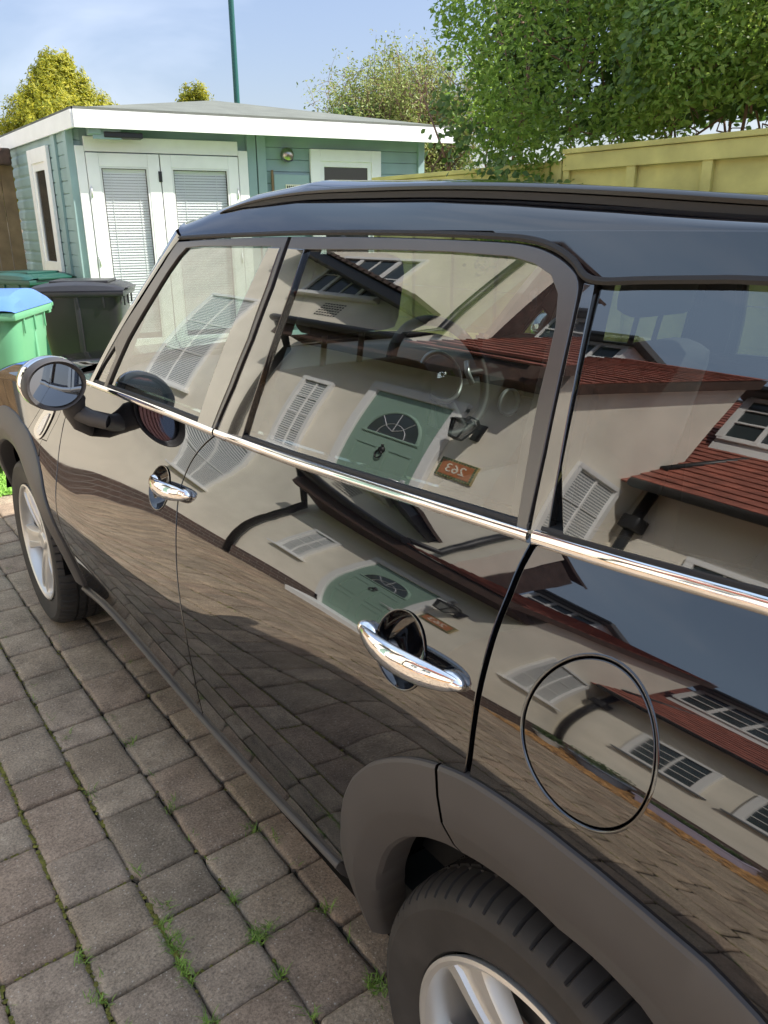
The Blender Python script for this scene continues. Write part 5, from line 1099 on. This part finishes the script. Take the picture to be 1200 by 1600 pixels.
for k in range(7): mb.box(-.072+k*.021, -.060+k*.021, -.0065, -.004, .062, .084)
for k in range(6): mb.box(-.072+k*.021+.006, -.068+k*.021+.006, -.0067, -.004, .068, .090)
mb.box(-.03, .02, -.0065, -.004, -.01, .045, .001); mb.build('lettering', M['black'], sg)

# ---- wheelie bins
def bin_(name, label, x, y, rot, body, lid, w=.58, d=.72, h=1.0, lidh=.06, domed=False):
    t = thing(name, label, 'wheelie bin', (x, y, 0), rot, 'wheelie bins in front of the summerhouse'); bw, bd = w*.82, d*.72
    mb = MB(); V = []; lv = [(.06, bw*.96, bd*.92), (.10, bw, bd), (h*.78, w*.945, d*.90), (h*.80, w*.96, d*.915), (h-.02, w*.985, d*.95)]
    for z, a, b in lv:
        for k in range(24):
            t_ = 2*math.pi*k/24; cx, cy = math.cos(t_), math.sin(t_); e = .28
            V.append((a/2*math.copysign(abs(cx)**e, cx), b/2*math.copysign(abs(cy)**e, cy)+(z-h)*.03, z))
    Fc = [(j*24+k, j*24+(k+1) % 24, (j+1)*24+(k+1) % 24, (j+1)*24+k) for j in range(len(lv)-1) for k in range(24)]+[tuple(range(23, -1, -1))]
    mb.add(V, Fc)
    for sx in (-1, 1): mb.box(sx*w*.47-.012, sx*w*.47+.012, -.02, .02, h*.35, h*.95, .006)
    mb.build('bin_body', body, t, True, R(32))
    mb = MB(); mb.box(-w/2-.012, w/2+.012, -d/2-.015, d/2+.005, h-.052, h-.004, .014)
    for k in range(3): mb.box(-w*.3+k*w*.3-.012, -w*.3+k*w*.3+.012, -d/2-.004, -d/2+.01, h-.13, h-.05, .004)
    for k in range(3): mb.box(w/2-.004, w/2+.006, -d*.3+k*d*.28, -d*.3+k*d*.28+.012, h-.14, h-.05, .002)
    for k in range(3): mb.box(-w/2-.006, -w/2+.004, -d*.3+k*d*.28, -d*.3+k*d*.28+.012, h-.14, h-.05, .002)
    mb.build('bin_rim', body, t, True, R(32))
    mb = MB(); n = 14; V = []
    for i in range(n+1):
        u = i/n; yy = -d/2-.02+(d+.03)*u; zz = h+.008+(lidh*(math.sin(math.pi*min(max(u, .0), 1))**.45))
        for s_ in (-1, -.94, -.80, -.3, .3, .80, .94, 1): V.append((s_*(w/2+.014), yy, h-.004+(zz-h+.004)*(1 if abs(s_) < .85 else (.62 if abs(s_) < .97 else 0))))
    Fc = [(i*8+k, i*8+k+1, (i+1)*8+k+1, (i+1)*8+k) for i in range(n) for k in range(7)]; mb.add(V, Fc)
    if domed: mb.box(-w*.34, w*.34, -d*.34, d*.30, h+lidh-.005, h+lidh+.014, .012)
    mb.box(-w*.36, w*.36, -d/2-.04, -d/2-.018, h-.004, h+.014, .006)
    mb.build('bin_lid', lid, t, True, R(32))
    mb = MB(); mb.tube([(-w/2, d/2+.055, h-.02), (w/2, d/2+.055, h-.02)], .014, 10)
    for k in range(4): mb.box(-w/2+.02+k*(w-.06)/3, -w/2+.045+k*(w-.06)/3, d/2-.01, d/2+.06, h-.075, h+.0, .006)
    mb.build('handle_bar', body, t, True, R(40))
    for sx in (-1, 1): m_ = MB().at((sx*w*.40, d*.33, .10), (0, 0, 0)); m_.lathe([(.001, -.022), (.098, -.022), (.10, 0), (.098, .022), (.001, .022)], 28, 'x'); m_.build('wheel', M['rubber'], t, True, R(40))
    return t
M['binblack'] = mat('charcoal_bin_plastic', (.024, .023, .026), .36, noise=(4, .2, 3)); M['bingreen'] = mat('bright_green_bin_plastic', (.13, .36, .20), .4, noise=(3, .1, 3)); M['binblue'] = mat('light_blue_bin_lid', (.085, .19, .47), .4)
# black bin: its handle side faces left, its flank faces the camera
bin_('wheelie_bin', 'charcoal black wheelie bin standing alone nearest the summerhouse doors', 1.44, 6.52, R(62), M['binblack'], M['binblack'], h=.995, lidh=.055, domed=True)
bin_('wheelie_bin', 'dark green wheelie bin half hidden behind the black bin', 1.42, 8.35, R(28), M['darkgreen'], M['darkgreen'], h=1.0, lidh=.05, domed=True)
bg_ = bin_('wheelie_bin', 'bright green wheelie bin with a light blue lid at the left edge', .42, 5.06, R(-30), M['bingreen'], M['binblue'], h=1.005, lidh=.10)
# white stencil on its front: a crested figure over a round base with two lines beneath
mb = MB(); yy = -.352
def disc(cx, cz, a_, b_, n=22): mb.add([(cx+a_*math.cos(2*math.pi*k/n), yy, cz+b_*math.sin(2*math.pi*k/n)) for k in range(n)], [tuple(range(n))])
disc(.05, .735, .040, .030); yy -= .001; disc(.05, .775, .024, .020); yy -= .001
mb.add([(-.02, yy, .784), (.12, yy, .784), (.12, yy, .790), (-.02, yy, .790)], [(0, 1, 2, 3)]); mb.add([(.0, yy, .694), (.10, yy, .694), (.10, yy, .704), (.0, yy, .704)], [(0, 1, 2, 3)]); mb.add([(-.01, yy, .676), (.11, yy, .676), (.11, yy, .682), (-.01, yy, .682)], [(0, 1, 2, 3)])
mb.build('stencil', M['white'], bg_)

# ---- fences
def fence_panel(parent, p, q, z0, z1, m, boards='h', n=9):
    p, q = np.array(p), np.array(q); L = np.linalg.norm(q-p); a = math.atan2(q[1]-p[1], q[0]-p[0])
    def bld(mb, name):
        o = mb.build(name, m, parent); o.location = (p[0], p[1], 0); o.rotation_euler = (0, 0, a); return o
    mb = MB(); h = (z1-z0)/n
    for i in range(n): mb.box(.03, L-.03, -.006+.010*(i % 2)*0+rng.uniform(-.001, .001), .010, z0+i*h, z0+(i+1)*h-.004-rng.uniform(0, .003))
    bld(mb, 'boards'); mb = MB()
    for f in (0, .25, .5, .75, 1): w = .028 if 0 < f < 1 else .022; x = .022+(L-.044)*f; mb.box(x-w, x+w, .0105, .034, z0, z1, .003)
    mb.box(0, L, .012, .040, z1-.085, z1-.001, .003); mb.box(-.0, L, -.03, .05, z1+.001, z1+.028, .004); bld(mb, 'frame')
M['fencewood'] = mat('yellow_green_weathered_timber', (.54, .51, .17), .85, noise=(4, .32, 8), bump=(40, .5, .004))
fr_ = thing('fence', 'yellow green timber panel fence below the hedge on the far side of the car', 'fence', (3.2, 1.0, 0))
ys = [3.02, 1.93, .10, -1.73, -3.56]
tmp_ = []
for i, (ya, yb) in enumerate(((4.75, 2.98), (2.88, 1.05+.0), (.95, -.88), (-.98, -2.81), (-2.91, -4.7))):
    z1 = 1.84 if i else 1.78
    fence_panel(fr_, (3.2, yb), (3.2, ya), .10, z1, M['fencewood'], n=7)
    mb = MB(); mb.box(3.16, 3.24, yb-.09, yb-.01, 0, z1+.03, .006); mb.build('post', M['fencewood'], fr_)
for ch in children(fr_): ch.location = ch.location-fr_.location
lf = thing('fence', 'brown vertical board fence between the bins and the left end of the summerhouse', 'fence', (1.2, 10.3, 0))
mb = MB(); x = -2.4
while x < 1.86: w = rng.uniform(.135, .15); mb.box(x, x+w-.006, 10.28, 10.30+rng.uniform(0, .006), .03, 2.22+rng.uniform(-.01, .01), .003); x += w
mb.build('boards', M['timber'], lf)
mb = MB(); mb.box(-2.4, 1.86, 10.307, 10.35, 1.9, 1.99); mb.box(-2.4, 1.86, 10.307, 10.35, .4, .49); mb.build('rail', M['timber'], lf)
mb = MB(); mb.box(1.50, 1.84, 10.12, 10.27, 2.16, 2.34, .02); mb.build('cap_block', M['brown'], lf)
for ch in children(lf): ch.location = -lf.location
bf = thing('fence', 'brown timber fence at the back between the summerhouse and the hedge', 'fence', (6.4, 8.6, 0))
mb = MB(); x = 5.7
while x < 8.6: mb.box(x, x+.145, 8.0, 8.02, 0, 2.0+rng.uniform(-.008, .008), .003); x += .15
mb.build('boards', M['timber'], bf); mb = MB(); mb.box(5.7, 8.6, 7.955, 7.995, 1.86, 1.98, .005); mb.build('rail', M['timber'], bf)
for ch in children(bf): ch.location = -bf.location

# ---- green pole
pole = thing('pole', 'slim dark green metal pole rising behind the summerhouse roof', 'pole', (5.70, 12.0, 0))
mb = MB(); mb.tube([(0, 0, 0), (0, 0, 3.0), (0, 0, 8.5)], [.05, .045, .036], 16, True); mb.build('shaft', mat('dark_green_pole', (.012, .09, .075), .35), pole, True, R(40))
mb = MB(); mb.lathe([(.001, 8.5), (.045, 8.5), (.045, 8.54), (.001, 8.56)], 16); mb.build('pole_cap', M['black'], pole)

# ---- foliage
def leaves(name, P, N, size, m, parent, asp=.42, curl=.25, up=.3, spread=.75):
    """one leaf-shaped quad pair per point, facing roughly along N"""
    P = np.asarray(P); n = len(P); N = np.asarray(N)+rng.normal(size=(n, 3))*spread; N[:, 2] += up; N /= np.linalg.norm(N, axis=1)[:, None]+1e-9
    T = np.cross(N, rng.normal(size=(n, 3))); T /= np.linalg.norm(T, axis=1)[:, None]+1e-9; B = np.cross(N, T); s = (size*rng.uniform(.6, 1.25, n))[:, None]
    V = np.stack([P-T*s, P-T*s*.2+B*s*asp+N*s*curl*.3, P+T*s*.45+B*s*asp*.75+N*s*curl*.15, P+T*s-N*s*curl*.4, P+T*s*.45-B*s*asp*.75+N*s*curl*.15, P-T*s*.2-B*s*asp+N*s*curl*.3, ], 1).reshape(-1, 3)
    i = np.arange(n)*6
    # three quads folded along the midrib
    F1 = np.stack([i, i+1, i+2, i+3], 1); F2 = np.stack([i, i+3, i+4, i+5], 1); Fc = np.concatenate([F1, F2])
    me = bpy.data.meshes.new(name); me.vertices.add(len(V)); me.vertices.foreach_set('co', V.ravel()); me.loops.add(Fc.size); me.loops.foreach_set('vertex_index', Fc.ravel()); me.polygons.add(len(Fc)); me.polygons.foreach_set('loop_start', np.arange(len(Fc))*4); me.update(calc_edges=True); me.materials.append(m)
    at = me.color_attributes.new('tone', 'FLOAT_COLOR', 'POINT'); col = np.repeat(rng.uniform(0, 1, (n, 1)), 6, 0); at.data.foreach_set('color', np.concatenate([np.repeat(col, 3, 1), np.ones((n*6, 1))], 1).astype(np.float32).ravel())
    return link(bpy.data.objects.new(name, me), parent)
def leafmat(name, c1, c2, rough=.38, trans=.35, c3=None):
    m = bpy.data.materials.new(name); m.use_nodes = True; t = m.node_tree; b = t.nodes['Principled BSDF']; out = t.nodes['Material Output']
    at = nd(t, 'ShaderNodeAttribute', attribute_name='tone'); r = nd(t, 'ShaderNodeValToRGB'); r.color_ramp.elements[0].color = (*c1, 1); r.color_ramp.elements[1].color = (*c2, 1)
    if c3: e = r.color_ramp.elements.new(.93); e.color = (*c2, 1); r.color_ramp.elements[-1].color = (*c3, 1)
    t.links.new(at.outputs['Fac'], r.inputs[0]); t.links.new(r.outputs[0], b.inputs['Base Color']); b.inputs['Roughness'].default_value = rough; b.inputs['Specular IOR Level'].default_value = .5
    tr = nd(t, 'ShaderNodeBsdfTranslucent'); t.links.new(r.outputs[0], tr.inputs[0]); mx = nd(t, 'ShaderNodeMixShader'); mx.inputs[0].default_value = trans; t.links.new(b.outputs[0], mx.inputs[1]); t.links.new(tr.outputs[0], mx.inputs[2]); t.links.new(mx.outputs[0], out.inputs[0]); return m
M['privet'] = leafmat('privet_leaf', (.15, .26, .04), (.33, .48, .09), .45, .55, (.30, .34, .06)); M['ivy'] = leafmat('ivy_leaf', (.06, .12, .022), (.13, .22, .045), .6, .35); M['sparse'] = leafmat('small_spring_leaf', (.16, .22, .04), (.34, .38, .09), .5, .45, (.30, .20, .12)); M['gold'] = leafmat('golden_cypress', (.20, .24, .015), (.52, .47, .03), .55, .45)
M['bark'] = mat('grey_brown_bark', (.13, .09, .06), .9, noise=(20, .4, 4)); M['twigs'] = mat('reddish_twig', (.17, .10, .065), .8)
def cl_noise(P, seed, f):
    r_ = np.random.default_rng(seed); v = 0
    for k in range(5):
        d = r_.normal(size=3); d *= f*(1+.5*k)/np.linalg.norm(d); v = v+np.sin(P@d+r_.uniform(0, 6.28))/(1+.35*k)
    return v/2.2
def twigs(mb, base, tip, r, n, wob=.12):
    P = []; base, tip = np.array(base), np.array(tip)
    for i in range(n+1): t = i/n; P.append(tuple(base*(1-t)+tip*t+rng.normal(0, wob*t*(1-t)*2+.002, 3)))
    mb.tube(P, [r*(1-.75*i/n) for i in range(n+1)], 5, False)
# big evergreen hedge behind the right-hand fence
hd = thing('hedge', 'tall bright evergreen hedge tangled with ivy leaning over the yellow fence', 'hedge', (3.9, 1.5, 0))
def hedge_fill(n, y0, y1, f):
    y = rng.uniform(y0, y1, n); return y
n = 88000
y = rng.uniform(-3.2, 3.66, n); 
top = 3.05+.18*np.sin(y*2.1)+.12*np.sin(y*5.3+1)-np.maximum(0, y-3.15)**2*1.3
zlo = 1.80-np.maximum(0, y-2.7)*.55-.22*np.clip((y-2.75)/.3, 0, 1)
z = zlo+(top-zlo)*rng.uniform(0, 1, n)**.85
front = 3.42-.24*np.sin((z-1.7)/1.3*math.pi).clip(0)+.10*np.sin(y*3.1+z*2)+.07*np.sin(y*7-z*5)+np.maximum(0, y-3.2)*.12-.40*np.clip((y-2.75)/.35, 0, 1)
depth = np.abs(rng.normal(0, .16, n)); x = front+depth
P = np.stack([x, y, z], 1); k = cl_noise(P, 3, 7)+.25*rng.normal(size=n); keep = k > -.75
# gaps near the bottom where the sky glints through
g2_ = cl_noise(P, 9, 5); keep &= ~((z < zlo+.20) & (g2_ > .15) & (y < 2.4))
P = P[keep]; N = np.tile([-.8, -.1, .45], (len(P), 1))
leaves('foliage', P, N, .0215, M['privet'], hd)
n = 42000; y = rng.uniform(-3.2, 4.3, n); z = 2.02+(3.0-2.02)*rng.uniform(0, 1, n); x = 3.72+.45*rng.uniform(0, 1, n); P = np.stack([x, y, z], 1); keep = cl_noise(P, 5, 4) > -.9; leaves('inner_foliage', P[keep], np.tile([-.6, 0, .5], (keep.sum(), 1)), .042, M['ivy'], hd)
n = 5600; y = np.concatenate([rng.uniform(2.3, 3.66, n*3//4), rng.uniform(-2.5, 3.8, n//4)]); n = len(y); z = rng.uniform(1.2, 3.0, n); front = 3.34-.20*np.sin((z-1.6)/1.4*math.pi).clip(0)+.10*np.sin(y*3.1+z*2)+np.maximum(0, y-3.2)*.12-.38*np.clip((y-2.75)/.35, 0, 1); P = np.stack([front+rng.normal(.0, .05, n), y, z], 1); keep = cl_noise(P, 21, 6) > .30; leaves('ivy', P[keep], np.tile([-.9, -.1, .2], (keep.sum(), 1)), .023, M['ivy'], hd, asp=.7, spread=.55)
mb = MB()
for _ in range(60):
    yb = rng.uniform(-3, 4.2); yt = yb+rng.normal(0, .35); twigs(mb, (3.85+rng.normal(0, .12), yb, .2), (3.55+rng.uniform(-.1, .4), yt, rng.uniform(2.3, 3.0)), rng.uniform(.010, .026), 8, .16)
for _ in range(170):
    yb = rng.uniform(-3, 4.2); zb = rng.uniform(1.8, 2.8); twigs(mb, (3.7, yb, zb), (3.30+rng.uniform(-.05, .15), yb+rng.normal(0, .22), zb+rng.normal(.08, .18)), rng.uniform(.003, .008), 5, .08)
mb.build('branches', M['twigs'], hd)
for ch in children(hd): ch.location = -hd.location
# looser bush beyond the summerhouse, part bare
bu = thing('bush', 'loose twiggy bush with small pale leaves behind the right end of the summerhouse', 'bush', (7.0, 9.6, 0))
mb = MB(); tips = []
for _ in range(230):
    a = rng.uniform(0, 6.28); b0 = np.array([7.0+rng.normal(0, .4), 9.6+rng.normal(0, .3), 0.3]); u = rng.uniform(-1, 1); hx = 6.95+u*1.45; hz = 3.42-.55*abs(u-.25)**1.6+rng.normal(0, .18)-(.35 if u < -.6 else 0); tip = np.array([hx, 9.5+rng.normal(0, .6), hz]); P = []
    n_ = 9
    for i in range(n_+1): t = i/n_; P.append(b0*(1-t)+tip*t+np.array([0, 0, .5*math.sin(t*math.pi)*.6])+rng.normal(0, .05, 3)*t)
    mb.tube([tuple(p) for p in P], [.014*(1-.8*i/n_) for i in range(n_+1)], 4, False)
    for i in range(4, n_+1):
        for q in range(3):
            t2 = P[i]+rng.normal(0, .16, 3)+np.array([0, 0, .06]); mb.tube([tuple(P[i]), tuple((P[i]+t2)/2+rng.normal(0, .02, 3)), tuple(t2)], [.004, .003, .0015], 3, False); tips.append(t2); tips.append((P[i]+t2)/2)
mb.build('branches', M['twigs'], bu); tips = np.array(tips); idx = rng.integers(0, len(tips), 70000); P = tips[idx]+rng.normal(0, .055, (len(idx), 3)); keep = cl_noise(P, 4, 3) > -.9
leaves('foliage', P[keep], np.tile([-.3, -.6, .5], (keep.sum(), 1)), .024, M['sparse'], bu)
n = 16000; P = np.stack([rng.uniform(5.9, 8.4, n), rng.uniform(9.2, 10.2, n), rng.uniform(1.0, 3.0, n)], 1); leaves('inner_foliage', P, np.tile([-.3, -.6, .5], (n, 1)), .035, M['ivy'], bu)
for ch in children(bu): ch.location = -bu.location
# golden conifers
def conifer(label, x, y, h, r, n, seed):
    t = thing('golden_conifer', label, 'tree', (x, y, 0), 0, 'golden conifers behind the summerhouse'); mb = MB(); mb.tube([(0, 0, 0), (0, 0, h*.55), (0, 0, h*.93)], [.10, .07, .02], 10); mb.build('trunk', M['bark'], t, True)
    r_ = np.random.default_rng(seed); P = []; N = []
    nb = int(n/60)
    for _ in range(nb):
        u = r_.uniform(.35, .99)**.8; z0 = h*u; a = r_.uniform(0, 6.28); rad = r*(1-u)**.80*(1+.16*math.sin(u*17+seed)+.20*math.sin(3*a+u*9+seed)+.12*math.sin(7*a-u*21))+.03; rr = rad*r_.uniform(.55, 1.05); c0 = np.array([rr*math.cos(a), rr*math.sin(a), z0]); tip = c0+np.array([math.cos(a)*.10, math.sin(a)*.10, r_.uniform(.16, .36)])
        for q in range(60):
            s_ = r_.uniform(0, 1); w = .075*(1-s_*.75); p = c0*(1-s_)+tip*s_+r_.normal(0, w, 3)*np.array([1, 1, .6]); P.append(p); N.append([math.cos(a), math.sin(a), .4])
    leaves('crown', P, N, .030, M['gold'], t, asp=.28, up=.6, spread=.6); return t
conifer('tall golden conifer at the left edge rising behind the summerhouse roof', 3.12, 12.4, 3.50, 2.2, 120000, 1)
conifer('small golden conifer tip showing above the middle of the summerhouse roof', 5.25, 12.6, 3.34, 1.2, 40000, 2)
